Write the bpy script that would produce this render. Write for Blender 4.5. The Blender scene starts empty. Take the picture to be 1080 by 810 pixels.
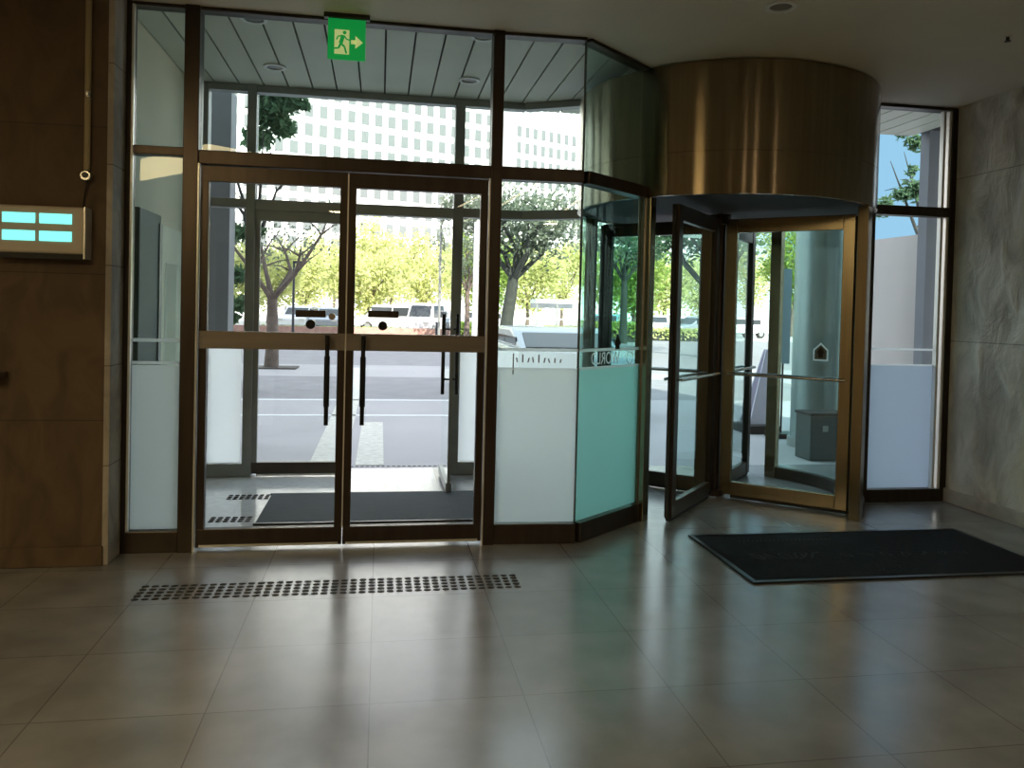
import bpy, bmesh, math, random
from mathutils import Vector, Matrix
random.seed(7)
SC = bpy.context.scene
COL = SC.collection
PI = math.pi

# ------------------------------------------------------------------ camera
FPX, YAW, PITCH, ROLL, CY, HC = 833.4, -.1655, -.0205, .0242, 345.9, 1.45
_fw = Vector((-math.sin(YAW)*math.cos(PITCH), math.cos(YAW)*math.cos(PITCH), math.sin(PITCH)))
_r0 = Vector((math.cos(YAW), math.sin(YAW), 0)); _u0 = _r0.cross(_fw)
_rt = math.cos(ROLL)*_r0 + math.sin(ROLL)*_u0
_up = _rt.cross(_fw)
cd = bpy.data.cameras.new('camera'); cam = bpy.data.objects.new('camera', cd); COL.objects.link(cam)
cd.sensor_width = 36; cd.lens = FPX/1080*36; cd.clip_end = 1000; cd.clip_start = .05
cd.shift_y = -(405-CY)/1080
cam.matrix_world = Matrix(((_rt.x, _up.x, -_fw.x, 0), (_rt.y, _up.y, -_fw.y, 0), (_rt.z, _up.z, -_fw.z, HC), (0, 0, 0, 1)))
SC.camera = cam

def ray(x, y): return _fw + _rt*((x-540)/FPX) - _up*((y-CY)/FPX)
def atY(x, y, Y):
    d = ray(x, y); return Vector((0, 0, HC)) + d*(Y/d.y)
def flr(x, y, z=0.0):
    d = ray(x, y); return Vector((0, 0, HC)) + d*((z-HC)/d.z)

# ------------------------------------------------------------------ world, sun, lobby lights, exposure
SC.view_settings.view_transform = 'Standard'; SC.view_settings.look = 'None'
SC.view_settings.exposure = 0.0; SC.view_settings.gamma = 1.0; SC.view_settings.use_curve_mapping = False
SC.cycles.use_denoising = True
SC.cycles.max_bounces = 12; SC.cycles.diffuse_bounces = 5; SC.cycles.glossy_bounces = 5
SC.cycles.transmission_bounces = 8; SC.cycles.transparent_max_bounces = 40
SC.cycles.sample_clamp_indirect = 6.0
w = bpy.data.worlds.new('sky'); SC.world = w; w.use_nodes = True
wn = w.node_tree.nodes; wl = w.node_tree.links; wn.clear()
tc = wn.new('ShaderNodeTexCoord'); sx = wn.new('ShaderNodeSeparateXYZ'); rp = wn.new('ShaderNodeValToRGB')
bg = wn.new('ShaderNodeBackground'); wo = wn.new('ShaderNodeOutputWorld')
wl.new(tc.outputs['Generated'], sx.inputs[0]); wl.new(sx.outputs['Z'], rp.inputs[0])
gp = wn.new('ShaderNodeVectorMath'); gp.operation = 'DOT_PRODUCT'; gp.inputs[1].default_value = Vector((.63, .74, .25)).normalized()   # clear blue gap in the bright haze
wl.new(tc.outputs['Generated'], gp.inputs[0])
gr = wn.new('ShaderNodeMapRange'); gr.interpolation_type = 'SMOOTHSTEP'; gr.inputs['From Min'].default_value = .935; gr.inputs['From Max'].default_value = .975
wl.new(gp.outputs['Value'], gr.inputs['Value'])
gm = wn.new('ShaderNodeMixRGB'); gm.inputs[2].default_value = (.17, .30, .40, 1)
wl.new(gr.outputs[0], gm.inputs[0]); wl.new(rp.outputs[0], gm.inputs[1])
wl.new(gm.outputs[0], bg.inputs[0]); wl.new(bg.outputs[0], wo.inputs[0])
rp.color_ramp.elements[0].position = 0.0; rp.color_ramp.elements[0].color = (1.0, 1.0, 1.0, 1)
rp.color_ramp.elements[1].position = 0.7; rp.color_ramp.elements[1].color = (.74, .86, 1.0, 1)
e = rp.color_ramp.elements.new(.22); e.color = (.94, .96, 1.0, 1)
bg.inputs[1].default_value = 2.5
sd = bpy.data.lights.new('sun', 'SUN'); so = bpy.data.objects.new('sun', sd); COL.objects.link(so)
sd.energy = 11; sd.angle = math.radians(.6); sd.color = (1.0, .93, .80)
so.rotation_euler = Vector((-.22, .97, -.62)).to_track_quat('-Z', 'Y').to_euler()
LOBBY = []      # warm lobby lamps, set inside each ceiling light further down: (x, y, watts)
for lx, ly, wt in ((-4.2, 1.6, 1.5), (-4.6, -3.6, 3), (-.8, -4.6, 5), (2.4, -5.2, 8)):
    LOBBY.append((lx, ly, wt*2.2))

# ------------------------------------------------------------------ materials
def nt(name):
    m = bpy.data.materials.new(name); m.use_nodes = True
    return m, m.node_tree.nodes, m.node_tree.links, m.node_tree.nodes['Principled BSDF']
ANR = .25
def pm(name, c, rough=.5, metal=0., noise=0., scale=8., bump=0., spec=.5, stretch=None, aniso=0.):
    m, n, l, p = nt(name)
    p.inputs['Base Color'].default_value = (*c, 1); p.inputs['Roughness'].default_value = rough
    p.inputs['Metallic'].default_value = metal; p.inputs['Specular IOR Level'].default_value = spec
    if aniso:
        p.inputs['Anisotropic'].default_value = aniso; tg = n.new('ShaderNodeTangent'); tg.direction_type = 'RADIAL'; tg.axis = 'Z'; l.new(tg.outputs[0], p.inputs['Tangent']); p.inputs['Anisotropic Rotation'].default_value = ANR
    if noise or bump:
        t = n.new('ShaderNodeTexCoord'); nz = n.new('ShaderNodeTexNoise'); nz.inputs['Scale'].default_value = scale
        nz.inputs['Detail'].default_value = 6
        if stretch:
            mp = n.new('ShaderNodeMapping'); mp.inputs['Scale'].default_value = stretch
            l.new(t.outputs['Object'], mp.inputs[0]); l.new(mp.outputs[0], nz.inputs['Vector'])
        else: l.new(t.outputs['Object'], nz.inputs['Vector'])
        if noise:
            r = n.new('ShaderNodeValToRGB')
            r.color_ramp.elements[0].position = .3; r.color_ramp.elements[1].position = .7
            r.color_ramp.elements[0].color = (*[max(0, v*(1-noise)) for v in c], 1)
            r.color_ramp.elements[1].color = (*[min(1, v*(1+noise)) for v in c], 1)
            l.new(nz.outputs['Fac'], r.inputs[0]); l.new(r.outputs[0], p.inputs['Base Color'])
        if bump:
            b = n.new('ShaderNodeBump'); b.inputs['Strength'].default_value = bump; b.inputs['Distance'].default_value = .02
            l.new(nz.outputs['Fac'], b.inputs['Height']); l.new(b.outputs[0], p.inputs['Normal'])
    return m
def glass(name, tint, refl=1.0, dust=0.0):
    m, n, l, p = nt(name); n.remove(p)
    out = n['Material Output']
    tr = n.new('ShaderNodeBsdfTransparent'); tr.inputs[0].default_value = (*tint, 1)
    gl = n.new('ShaderNodeBsdfGlossy'); gl.inputs['Roughness'].default_value = .01; gl.inputs[0].default_value = (.95, 1, .98, 1)
    fr = n.new('ShaderNodeFresnel'); fr.inputs[0].default_value = 1.45
    mu = n.new('ShaderNodeMath'); mu.operation = 'MULTIPLY'; mu.inputs[1].default_value = refl
    mx = n.new('ShaderNodeMixShader'); ge = n.new('ShaderNodeNewGeometry')
    iv = n.new('ShaderNodeMath'); iv.operation = 'SUBTRACT'; iv.inputs[0].default_value = 1; l.new(ge.outputs['Backfacing'], iv.inputs[1])   # one reflection per pane, from its outer face
    m3 = n.new('ShaderNodeMath'); m3.operation = 'MULTIPLY'
    l.new(fr.outputs[0], mu.inputs[0]); l.new(mu.outputs[0], m3.inputs[0]); l.new(iv.outputs[0], m3.inputs[1]); l.new(m3.outputs[0], mx.inputs[0])
    l.new(tr.outputs[0], mx.inputs[1]); l.new(gl.outputs[0], mx.inputs[2])
    last = mx
    if dust:
        df = n.new('ShaderNodeBsdfTranslucent'); df.inputs[0].default_value = (.8, .85, .82, 1)
        m2 = n.new('ShaderNodeMixShader'); m2.inputs[0].default_value = dust
        l.new(mx.outputs[0], m2.inputs[1]); l.new(df.outputs[0], m2.inputs[2]); last = m2
    l.new(last.outputs[0], out.inputs[0])
    return m
def frost(name, c, fw=.4):
    m, n, l, p = nt(name); n.remove(p)
    out = n['Material Output']
    t = n.new('ShaderNodeBsdfTranslucent'); t.inputs[0].default_value = (*c, 1)
    f = n.new('ShaderNodeBsdfRefraction'); f.inputs['Color'].default_value = (*c, 1); f.inputs['Roughness'].default_value = .9; f.inputs['IOR'].default_value = 1.12
    mx = n.new('ShaderNodeMixShader'); mx.inputs[0].default_value = fw
    d = n.new('ShaderNodeBsdfDiffuse'); d.inputs[0].default_value = (*c, 1); m2 = n.new('ShaderNodeMixShader'); m2.inputs[0].default_value = .04
    l.new(t.outputs[0], mx.inputs[1]); l.new(f.outputs[0], mx.inputs[2]); l.new(mx.outputs[0], m2.inputs[1]); l.new(d.outputs[0], m2.inputs[2]); l.new(m2.outputs[0], out.inputs[0])
    return m
def leafmat(name, a, b, tl=.45):
    m, n, l, p = nt(name); n.remove(p)
    out = n['Material Output']; t = n.new('ShaderNodeTexCoord'); nz = n.new('ShaderNodeTexNoise'); nz.inputs['Scale'].default_value = 1.4
    r = n.new('ShaderNodeValToRGB'); r.color_ramp.elements[0].position = .35; r.color_ramp.elements[1].position = .65
    r.color_ramp.elements[0].color = (*a, 1); r.color_ramp.elements[1].color = (*b, 1)
    l.new(t.outputs['Object'], nz.inputs['Vector']); l.new(nz.outputs['Fac'], r.inputs[0])
    d = n.new('ShaderNodeBsdfDiffuse'); s = n.new('ShaderNodeBsdfTranslucent'); mx = n.new('ShaderNodeMixShader'); mx.inputs[0].default_value = tl
    l.new(r.outputs[0], d.inputs[0]); l.new(r.outputs[0], s.inputs[0]); l.new(d.outputs[0], mx.inputs[1]); l.new(s.outputs[0], mx.inputs[2])
    l.new(mx.outputs[0], out.inputs[0]); return m
def emit(name, c, s):
    m, n, l, p = nt(name)
    p.inputs['Base Color'].default_value = (*c, 1); p.inputs['Emission Color'].default_value = (*c, 1); p.inputs['Emission Strength'].default_value = s
    return m
def floor_mat():
    m, n, l, p = nt('polished stone tile')
    t = n.new('ShaderNodeTexCoord'); mp = n.new('ShaderNodeMapping'); mp.inputs['Location'].default_value = (.01, -3.06+.57*6, 0)
    l.new(t.outputs['Object'], mp.inputs[0])
    br = n.new('ShaderNodeTexBrick'); br.offset = 0; br.squash = 1
    for k, v in (('Scale', 1), ('Mortar Size', .0025), ('Mortar Smooth', .1), ('Bias', 0), ('Brick Width', .575), ('Row Height', .545)): br.inputs[k].default_value = v
    br.inputs['Color1'].default_value = (.285, .285, .285, 1); br.inputs['Color2'].default_value = (.25, .25, .25, 1); br.inputs['Mortar'].default_value = (.15, .145, .14, 1)
    l.new(mp.outputs[0], br.inputs['Vector'])
    nz = n.new('ShaderNodeTexNoise'); nz.inputs['Scale'].default_value = 3.0; nz.inputs['Detail'].default_value = 8
    l.new(t.outputs['Object'], nz.inputs['Vector'])
    r = n.new('ShaderNodeValToRGB'); r.color_ramp.elements[0].color = (.78, .78, .78, 1); r.color_ramp.elements[1].color = (1.08, 1.08, 1.08, 1)
    r.color_ramp.elements[0].position = .35; r.color_ramp.elements[1].position = .65
    l.new(nz.outputs['Fac'], r.inputs[0])
    mx = n.new('ShaderNodeMixRGB'); mx.blend_type = 'MULTIPLY'; mx.inputs[0].default_value = 1
    l.new(br.outputs['Color'], mx.inputs[1]); l.new(r.outputs[0], mx.inputs[2]); l.new(mx.outputs[0], p.inputs['Base Color'])
    r2 = n.new('ShaderNodeMapRange'); r2.inputs['To Min'].default_value = .16; r2.inputs['To Max'].default_value = .30
    l.new(nz.outputs['Fac'], r2.inputs['Value']); l.new(r2.outputs[0], p.inputs['Roughness'])
    nz2 = n.new('ShaderNodeTexNoise'); nz2.inputs['Scale'].default_value = 2.2; l.new(t.outputs['Object'], nz2.inputs['Vector'])
    b = n.new('ShaderNodeBump'); b.inputs['Strength'].default_value = .06; b.inputs['Distance'].default_value = .02
    l.new(nz2.outputs['Fac'], b.inputs['Height']); l.new(b.outputs[0], p.inputs['Normal'])
    p.inputs['IOR'].default_value = 2.15
    return m
def stone_mat(name, c, row, width, mortar, bumps, veins=True):
    m, n, l, p = nt(name)
    t = n.new('ShaderNodeTexCoord')
    sep = n.new('ShaderNodeSeparateXYZ'); cmb = n.new('ShaderNodeCombineXYZ'); ad = n.new('ShaderNodeMath'); ad.operation = 'ADD'
    l.new(t.outputs['Object'], sep.inputs[0]); l.new(sep.outputs[0], ad.inputs[0]); l.new(sep.outputs[1], ad.inputs[1])
    l.new(ad.outputs[0], cmb.inputs[0]); l.new(sep.outputs[2], cmb.inputs[1])
    br = n.new('ShaderNodeTexBrick'); br.offset = .5
    for k, v in (('Scale', 1), ('Mortar Size', mortar), ('Brick Width', width), ('Row Height', row)): br.inputs[k].default_value = v
    br.inputs['Color1'].default_value = (*c, 1); br.inputs['Color2'].default_value = (*[v*.9 for v in c], 1); br.inputs['Mortar'].default_value = (*[v*.5 for v in c], 1)
    l.new(cmb.outputs[0], br.inputs['Vector'])
    nz = n.new('ShaderNodeTexNoise'); nz.inputs['Scale'].default_value = 5; nz.inputs['Detail'].default_value = 9; nz.inputs['Distortion'].default_value = .5 if veins else 1.2
    mp = n.new('ShaderNodeMapping'); mp.inputs['Scale'].default_value = (1, 1, .55); mp.inputs['Rotation'].default_value = (.5, .2, 0)
    l.new(t.outputs['Object'], mp.inputs[0]); l.new(mp.outputs[0], nz.inputs['Vector'])
    r = n.new('ShaderNodeValToRGB'); r.color_ramp.elements[0].color = (.7, .7, .7, 1); r.color_ramp.elements[1].color = (1.1, 1.1, 1.1, 1)
    r.color_ramp.elements[0].position = .35; r.color_ramp.elements[1].position = .6
    l.new(nz.outputs['Fac'], r.inputs[0])
    mx = n.new('ShaderNodeMixRGB'); mx.blend_type = 'MULTIPLY'; mx.inputs[0].default_value = 1
    l.new(br.outputs['Color'], mx.inputs[1]); l.new(r.outputs[0], mx.inputs[2]); l.new(mx.outputs[0], p.inputs['Base Color'])
    p.inputs['Roughness'].default_value = .75
    h = nz.outputs['Fac']
    if veins:      # chiselled clefts
        w2 = n.new('ShaderNodeTexNoise'); w2.noise_type = 'RIDGED_MULTIFRACTAL'; w2.inputs['Scale'].default_value = 2.6; w2.inputs['Detail'].default_value = 6; w2.inputs['Distortion'].default_value = .25
        l.new(mp.outputs[0], w2.inputs['Vector'])
        a2 = n.new('ShaderNodeMath'); a2.operation = 'MULTIPLY_ADD'; a2.inputs[1].default_value = .8
        l.new(w2.outputs['Fac'], a2.inputs[0]); l.new(nz.outputs['Fac'], a2.inputs[2]); h = a2.outputs[0]
    b = n.new('ShaderNodeBump'); b.inputs['Strength'].default_value = bumps; b.inputs['Distance'].default_value = .06 if veins else .03
    l.new(h, b.inputs['Height']); l.new(b.outputs[0], p.inputs['Normal'])
    return m

M = dict(
    bronze=pm('dark bronze frame', (.062, .048, .038), .34, .75, .15, 20, stretch=(1, 1, .1)),
    drum=pm('brushed bronze steel', (.25, .20, .135), .22, 1., .12, 5, stretch=(6, 6, .15), aniso=1.0),
    gold=pm('golden bronze steel', (.32, .27, .18), .26, 1., .1, 10, stretch=(6, 6, .2)),
    binm=pm('dark bin sheet', (.04, .055, .055), .45),
    curv=glass('curved teal glass', (.82, .92, .90), .35),
    railm=pm('brushed bronze rail', (.24, .21, .18), .4, .7, .1, 20, stretch=(.1, 1, 1)),
    black=pm('black satin handle', (.012, .012, .013), .3, .3),
    steel=pm('stainless steel', (.55, .54, .52), .25, 1.),
    alu=pm('grey aluminium frame', (.30, .31, .30), .42, .5, .08, 6),
    alub=pm('bright aluminium trim', (.80, .78, .72), .3, .6),
    clear=glass('clear door glass', (.955, .965, .96), 1.),
    green=glass('greenish glass', (.91, .96, .945), 1., .0),
    teal=glass('teal tinted glass', (.74, .88, .85), 1.),
    wingg=glass('wing glass', (.84, .925, .92), 1.6),
    blue=glass('bluish tinted glass', (.88, .92, .94), 1.),
    frost=frost('frosted film', (.98, .99, .98)), frostt=frost('teal frosted film', (.76, .99, .96)),
    frostb=frost('frosted film bluish', (.70, .75, .81)),
    whitefilm=frost('white vinyl', (.95, .96, .95), .3),
    floor=floor_mat(),
    ceil=pm('painted ceiling', (.66, .61, .50), .7, 0, .04, 2),
    wall_r=stone_mat('rough split stone', (.62, .61, .55), 1.3, 3.0, .004, .9),
    wall_l=stone_mat('brown stone', (.105, .068, .040), .8, 1.6, .003, .35, False),
    wall_p=stone_mat('pale stone return', (.40, .36, .31), .55, 1.0, .004, .3, False),
    base_s=pm('stone skirting', (.42, .40, .36), .6, 0, .15, 10, .2),
    plaster=pm('lobby plaster', (.42, .34, .25), .8, 0, .05, 2),
    vwall=pm('pale green plaster', (.70, .67, .50), .7, 0, .05, 2), slat=pm('grey green ceiling slats', (.54, .56, .46), .5, 0, .05, 3),
    dark=pm('dark recess', (.03, .03, .03), .8),
    dgreen=pm('dark grey green cabinet', (.10, .13, .12), .5),
    notice=pm('pale notice board', (.74, .76, .60), .6, 0, .12, 3),
    mat=pm('black rubber mat', (.008, .010, .014), .9, 0, .3, 60, .3, spec=.2),
    matlog=pm('faint mat lettering', (.03, .034, .038), .9),
    vmat=pm('grey entrance mat', (.065, .075, .085), .85, 0, .25, 40, .3, stretch=(.3, 6, 1)),
    stud=pm('dark tactile stud', (.03, .03, .03), .35, .6),
    egreen=emit('green exit panel', (.005, .33, .06), .55),
    eyel=emit('pale yellow pictogram', (.62, .72, .28), .5),
    cyan=emit('cyan light tube', (.20, .92, .85), 1.3),
    case=pm('grey plastic case', (.50, .44, .36), .5),
    pipe=pm('painted conduit', (.34, .28, .16), .5),
    lampring=pm('white lamp ring', (.7, .7, .68), .4),
    lampglass=pm('unlit lamp glass', (.25, .25, .24), .25),
    panel=emit('warm luminous panel', (1., .76, .38), 15.0), tubel=emit('warm light line', (1., .78, .50), 13.), warm=emit('warm lamp', (1., .78, .50), 5.),
    pave=pm('pale paving', (.45, .42, .43), .75, 0, .06, .8),
    vfloor=pm('vestibule granite', (.70, .70, .70), .12, 0, .08, 20),
    road=pm('asphalt', (.30, .28, .29), .85, 0, .1, 2),
    lot=pm('sunlit concrete', (.58, .56, .54), .85, 0, .06, .5),
    line=pm('white road paint', (.85, .85, .85), .7),
    tact=pm('pale tactile paving', (.70, .67, .60), .8, 0, .15, 14),
    kerb=pm('reddish kerb', (.42, .25, .20), .8, 0, .2, 4),
    bwall=pm('white building wall', (.86, .86, .86), .8),
    bglass=pm('building window', (.155, .17, .175), .35),
    bfin=pm('blue grey louvre', (.30, .34, .36), .6),  # one even blue grey for the attic louvres
    upper=pm('grey facade', (.40, .41, .42), .7),
    pier=pm('blue grey pier', (.23, .245, .26), .6, 0, .06, 3),
    beige=pm('pale rendered wall', (.60, .55, .50), .8, 0, .04, 1.5),
    colmn=pm('grey column cladding', (.32, .37, .37), .28, .5, .1, 3, stretch=(3, 3, .3)),
    bark=pm('grey brown bark', (.16, .125, .105), .9, 0, .3, 6, .6),
    barkd=pm('dark bark', (.045, .05, .045), .9, 0, .3, 6, .6),
    leafy=leafmat('yellow green leaves', (.44, .49, .19), (.72, .72, .36)),
    leafg=leafmat('mid green leaves', (.16, .28, .07), (.38, .46, .12)),
    leafd=leafmat('dark green leaves', (.09, .17, .10), (.16, .26, .14)),
    leafp=leafmat('muted grey green leaves', (.13, .17, .13), (.24, .28, .20)),  # muted grey green, varied by noise
    hedge=leafmat('hedge leaves', (.24, .36, .10), (.48, .50, .16)),
    cwhite=pm('white car paint', (.85, .85, .85), .25), csilver=pm('silver car paint', (.48, .50, .54), .25, .5),
    cdark=pm('dark car paint', (.04, .045, .055), .25, .3), cblue=pm('teal car paint', (.20, .42, .46), .3),
    cglass=pm('car glass', (.04, .045, .05), .08), tyre=pm('tyre rubber', (.02, .02, .02), .8),
    tail=pm('red lamp lens', (.5, .03, .02), .3),
    board=pm('lilac sign board', (.66, .63, .74), .6), banner=pm('pale blue banner', (.45, .56, .66), .6),
    grate=pm('tree grate', (.10, .09, .08), .8),
)

# ------------------------------------------------------------------ helpers
class MB:
    def __init__(s): s.v = []; s.f = []; s.sm = []
    def add(s, vs, fs, smooth=False):
        b = len(s.v); s.v += [tuple(v) for v in vs]; s.f += [tuple(i+b for i in f) for f in fs]; s.sm += [smooth]*len(fs); return s
    def box(s, x0, x1, y0, y1, z0, z1):
        vs = [(x0, y0, z0), (x1, y0, z0), (x1, y1, z0), (x0, y1, z0), (x0, y0, z1), (x1, y0, z1), (x1, y1, z1), (x0, y1, z1)]
        return s.add(vs, [(0, 3, 2, 1), (4, 5, 6, 7), (0, 1, 5, 4), (1, 2, 6, 5), (2, 3, 7, 6), (3, 0, 4, 7)])
    def wallbox(s, P, Q, t, z0, z1, off=0.):
        # box along plan segment P->Q, thickness t centred at lateral offset off (to the left of P->Q)
        P = Vector(P[:2]); Q = Vector(Q[:2]); d = (Q-P).normalized(); n = Vector((-d.y, d.x))
        a = P+n*(off-t/2); b = Q+n*(off-t/2); c = Q+n*(off+t/2); e_ = P+n*(off+t/2)
        vs = [(p.x, p.y, z) for z in (z0, z1) for p in (a, b, c, e_)]
        return s.add(vs, [(0, 3, 2, 1), (4, 5, 6, 7), (0, 1, 5, 4), (1, 2, 6, 5), (2, 3, 7, 6), (3, 0, 4, 7)])
    def cyl(s, c, r, z0, z1, n=24, r2=None):
        r2 = r if r2 is None else r2
        vs = [(c[0]+r*math.cos(2*PI*i/n), c[1]+r*math.sin(2*PI*i/n), z0) for i in range(n)] + [(c[0]+r2*math.cos(2*PI*i/n), c[1]+r2*math.sin(2*PI*i/n), z1) for i in range(n)]
        s.add(vs, [(i, (i+1) % n, n+(i+1) % n, n+i) for i in range(n)], True)
        return s.add(vs, [tuple(range(n-1, -1, -1)), tuple(range(n, 2*n))])
    def tube(s, pts, rs, n=8, caps=True):
        pts = [Vector(p) for p in pts]
        if not hasattr(rs, '__len__'): rs = [rs]*len(pts)
        rings = []
        ref = Vector((0, 0, 1)) if abs((pts[-1]-pts[0]).normalized().z) < .9 else Vector((1, 0, 0))
        for i, p in enumerate(pts):
            d = (pts[min(i+1, len(pts)-1)]-pts[max(i-1, 0)]).normalized()
            a = d.cross(ref).normalized(); b = d.cross(a)
            rings += [p+(a*math.cos(2*PI*k/n)+b*math.sin(2*PI*k/n))*rs[i] for k in range(n)]
        fs = [(i*n+k, i*n+(k+1) % n, (i+1)*n+(k+1) % n, (i+1)*n+k) for i in range(len(pts)-1) for k in range(n)]
        s.add(rings, fs, True)
        if caps: s.add(rings, [tuple(range(n-1, -1, -1)), tuple((len(pts)-1)*n+k for k in range(n))])
        return s
    def arc(s, c, r0, r1, a0, a1, z0, z1, n=24):
        full = abs(a1-a0-2*PI) < 1e-6
        vs = []
        for i in range(n+1):
            a = a0+(a1-a0)*i/n; ca, sa = math.cos(a), math.sin(a)
            vs += [(c[0]+r0*ca, c[1]+r0*sa, z0), (c[0]+r1*ca, c[1]+r1*sa, z0), (c[0]+r1*ca, c[1]+r1*sa, z1), (c[0]+r0*ca, c[1]+r0*sa, z1)]
        sm = []; fl = []
        for i in range(n):
            a, b = 4*i, 4*i+4
            sm += [(a+1, b+1, b+2, a+2), (a, a+3, b+3, b)]; fl += [(a, b, b+1, a+1), (a+3, a+2, b+2, b+3)]
        s.add(vs, sm, True); s.add(vs, fl)
        if not full: s.add(vs, [(0, 1, 2, 3), (4*n, 4*n+3, 4*n+2, 4*n+1)])
        return s
    def prism(s, poly, axis_o, ux, uy, un, depth):
        # extrude 2D poly in the frame (ux, uy), depth along un
        o = Vector(axis_o); ux, uy, un = Vector(ux), Vector(uy), Vector(un); n = len(poly)
        vs = [o+ux*a+uy*b for a, b in poly]+[o+ux*a+uy*b+un*depth for a, b in poly]
        return s.add(vs, [tuple(range(n-1, -1, -1)), tuple(range(n, 2*n))]+[(i, (i+1) % n, n+(i+1) % n, n+i) for i in range(n)])
    def build(s, name, mat, parent=None, bevel=0., loc=None):
        me = bpy.data.meshes.new(name); me.from_pydata(s.v, [], s.f); me.update()
        for p, q in zip(me.polygons, s.sm): p.use_smooth = q
        bm = bmesh.new(); bm.from_mesh(me); bmesh.ops.remove_doubles(bm, verts=bm.verts, dist=1e-5)
        bmesh.ops.recalc_face_normals(bm, faces=bm.faces); bm.to_mesh(me); bm.free()
        if any(s.sm): me.set_sharp_from_angle(angle=math.radians(40))
        o = bpy.data.objects.new(name, me); COL.objects.link(o); me.materials.append(M[mat] if isinstance(mat, str) else mat)
        if parent: o.parent = parent
        if loc: o.location = loc
        if bevel:
            b = o.modifiers.new('bevel', 'BEVEL'); b.width = bevel; b.segments = 2; b.limit_method = 'ANGLE'
        return o
def tag(o, label=None, cat=None, group=None, kind=None):
    if label: o['label'] = label
    if cat: o['category'] = cat
    if group: o['group'] = group
    if kind: o['kind'] = kind
    return o
def empty(name, loc=(0, 0, 0), rz=0.):
    o = bpy.data.objects.new(name, None); COL.objects.link(o); o.location = loc; o.rotation_euler = (0, 0, rz); o.empty_display_size = .1; return o
def thing(name, label, cat, loc=(0, 0, 0), rz=0., group=None): return tag(empty(name, loc, rz), label, cat, group)
def struct(name, o=None, label=None, cat=None):
    if o is None: o = empty(name)
    return tag(o, label, cat, None, 'structure')
def part(mb, name, mat, parent, label=None, bevel=0.):
    # geometry given in world coordinates, parent at an unrotated location
    if parent is not None:
        l = parent.location.copy(); pp = parent.parent
        while pp is not None: l += pp.location; pp = pp.parent
        mb.v = [(a-l.x, b-l.y, c-l.z) for a, b, c in mb.v]
    o = mb.build(name, mat, parent, bevel)
    if label: o['label'] = label
    return o
def copy_tree(o, parent=None):
    c = o.copy(); COL.objects.link(c)
    if parent: c.parent = parent
    for ch in [x for x in bpy.data.objects if x.parent == o]: copy_tree(ch, c)
    return c
def text_mesh(body, size, depth=.001):
    cu = bpy.data.curves.new('lettering', 'FONT'); cu.body = body; cu.size = size; cu.extrude = depth; cu.align_x = 'CENTER'; cu.align_y = 'CENTER'
    t = bpy.data.objects.new('lettering', cu); COL.objects.link(t)
    me = bpy.data.meshes.new_from_object(t.evaluated_get(bpy.context.evaluated_depsgraph_get()))
    bpy.data.objects.remove(t); return me

# ------------------------------------------------------------------ room shell
CZ = 3.17                                    # lobby ceiling
FY = 4.88                                    # plane of the inner glazed front
C1, C2 = (1.24, 4.86), (1.80, 5.34)          # corners of the glazed wall beside the revolving door
RC = (2.686, 6.027)                          # axis of the revolving door
RF = 1.15; RG = 1.10
WX = 4.55; RY = 5.76                         # right wall, right-hand window plane
struct('floor', MB().box(-6.2, WX, -8, 5.0, -.12, 0).box(.5, WX, 5.0, 7.25, -.12, 0).build('floor', 'floor'), 'pale polished stone tile floor of the lobby', 'floor')
cb = MB().prism([(-6.2, -8), (WX, -8), (WX, RY+.05), (3.60, RY+.05), (3.2, 5.4), (2.2, 5.2), (1.80, 5.36), (1.24, 4.9), (-6.2, 4.9)], (0, 0, CZ), (1, 0, 0), (0, 1, 0), (0, 0, 1), .10)
struct('ceiling', cb.build('ceiling', 'ceil'), 'plain grey painted ceiling over the lobby', 'ceiling')
struct('wall_right', MB().box(WX, WX+.25, -8, RY+.1, 0, CZ).build('wall_right', 'wall_r'), 'rough split-face grey stone wall beside the narrow window', 'wall')
struct('baseboard_right', MB().box(WX-.022, WX, -8, RY-.02, 0, .11).build('baseboard_right', 'base_s', bevel=.006), 'pale stone skirting along the rough stone wall', 'baseboard')
struct('wall_left', MB().box(-6.2, -1.485, 4.63, 4.95, 0, CZ).build('wall_left', 'wall_l'), 'dark brown stone wall with the lit box on it', 'wall')
struct('trim_1', MB().box(-1.485, -1.455, 4.63, 4.86, 0, CZ).build('trim_1', 'wall_p'), 'pale stone return at the end of the brown wall', 'trim')
struct('baseboard_left', MB().box(-6.2, -1.478, 4.612, 4.63, 0, .11).build('baseboard_left', 'wall_l', bevel=.006), 'brown stone skirting under the lit box wall', 'baseboard')
struct('trim_2', MB().box(-2.4, -1.965, 4.50, 4.63, 1.03, 1.065).build('trim_2', 'wall_l', bevel=.006), 'small stone ledge at the picture edge on the brown wall', 'ledge')
struct('wall_back', MB().box(-6.2, WX, -8.2, -8, 0, CZ).build('wall_back', 'plaster'))
struct('wall_side', MB().box(-6.4, -6.2, -8.2, 4.95, 0, CZ).build('wall_side', 'plaster'))
# bulk of the building above, which shades the forecourt
struct('wall_upper', MB().box(-45, 7.1, -20, 7.22, 3.42, 46).build('wall_upper', 'upper'), 'grey upper storeys of the building over the entrance', 'wall')
struct('wall_outer', MB().box(-45, -6.4, -20, 7.22, -.1, 3.42).build('wall_outer', 'upper'))
struct('wall_outer_side', MB().box(WX+.25, 7.1, -20, 5.2, -.1, 3.42).build('wall_outer_side', 'upper'))

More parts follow.
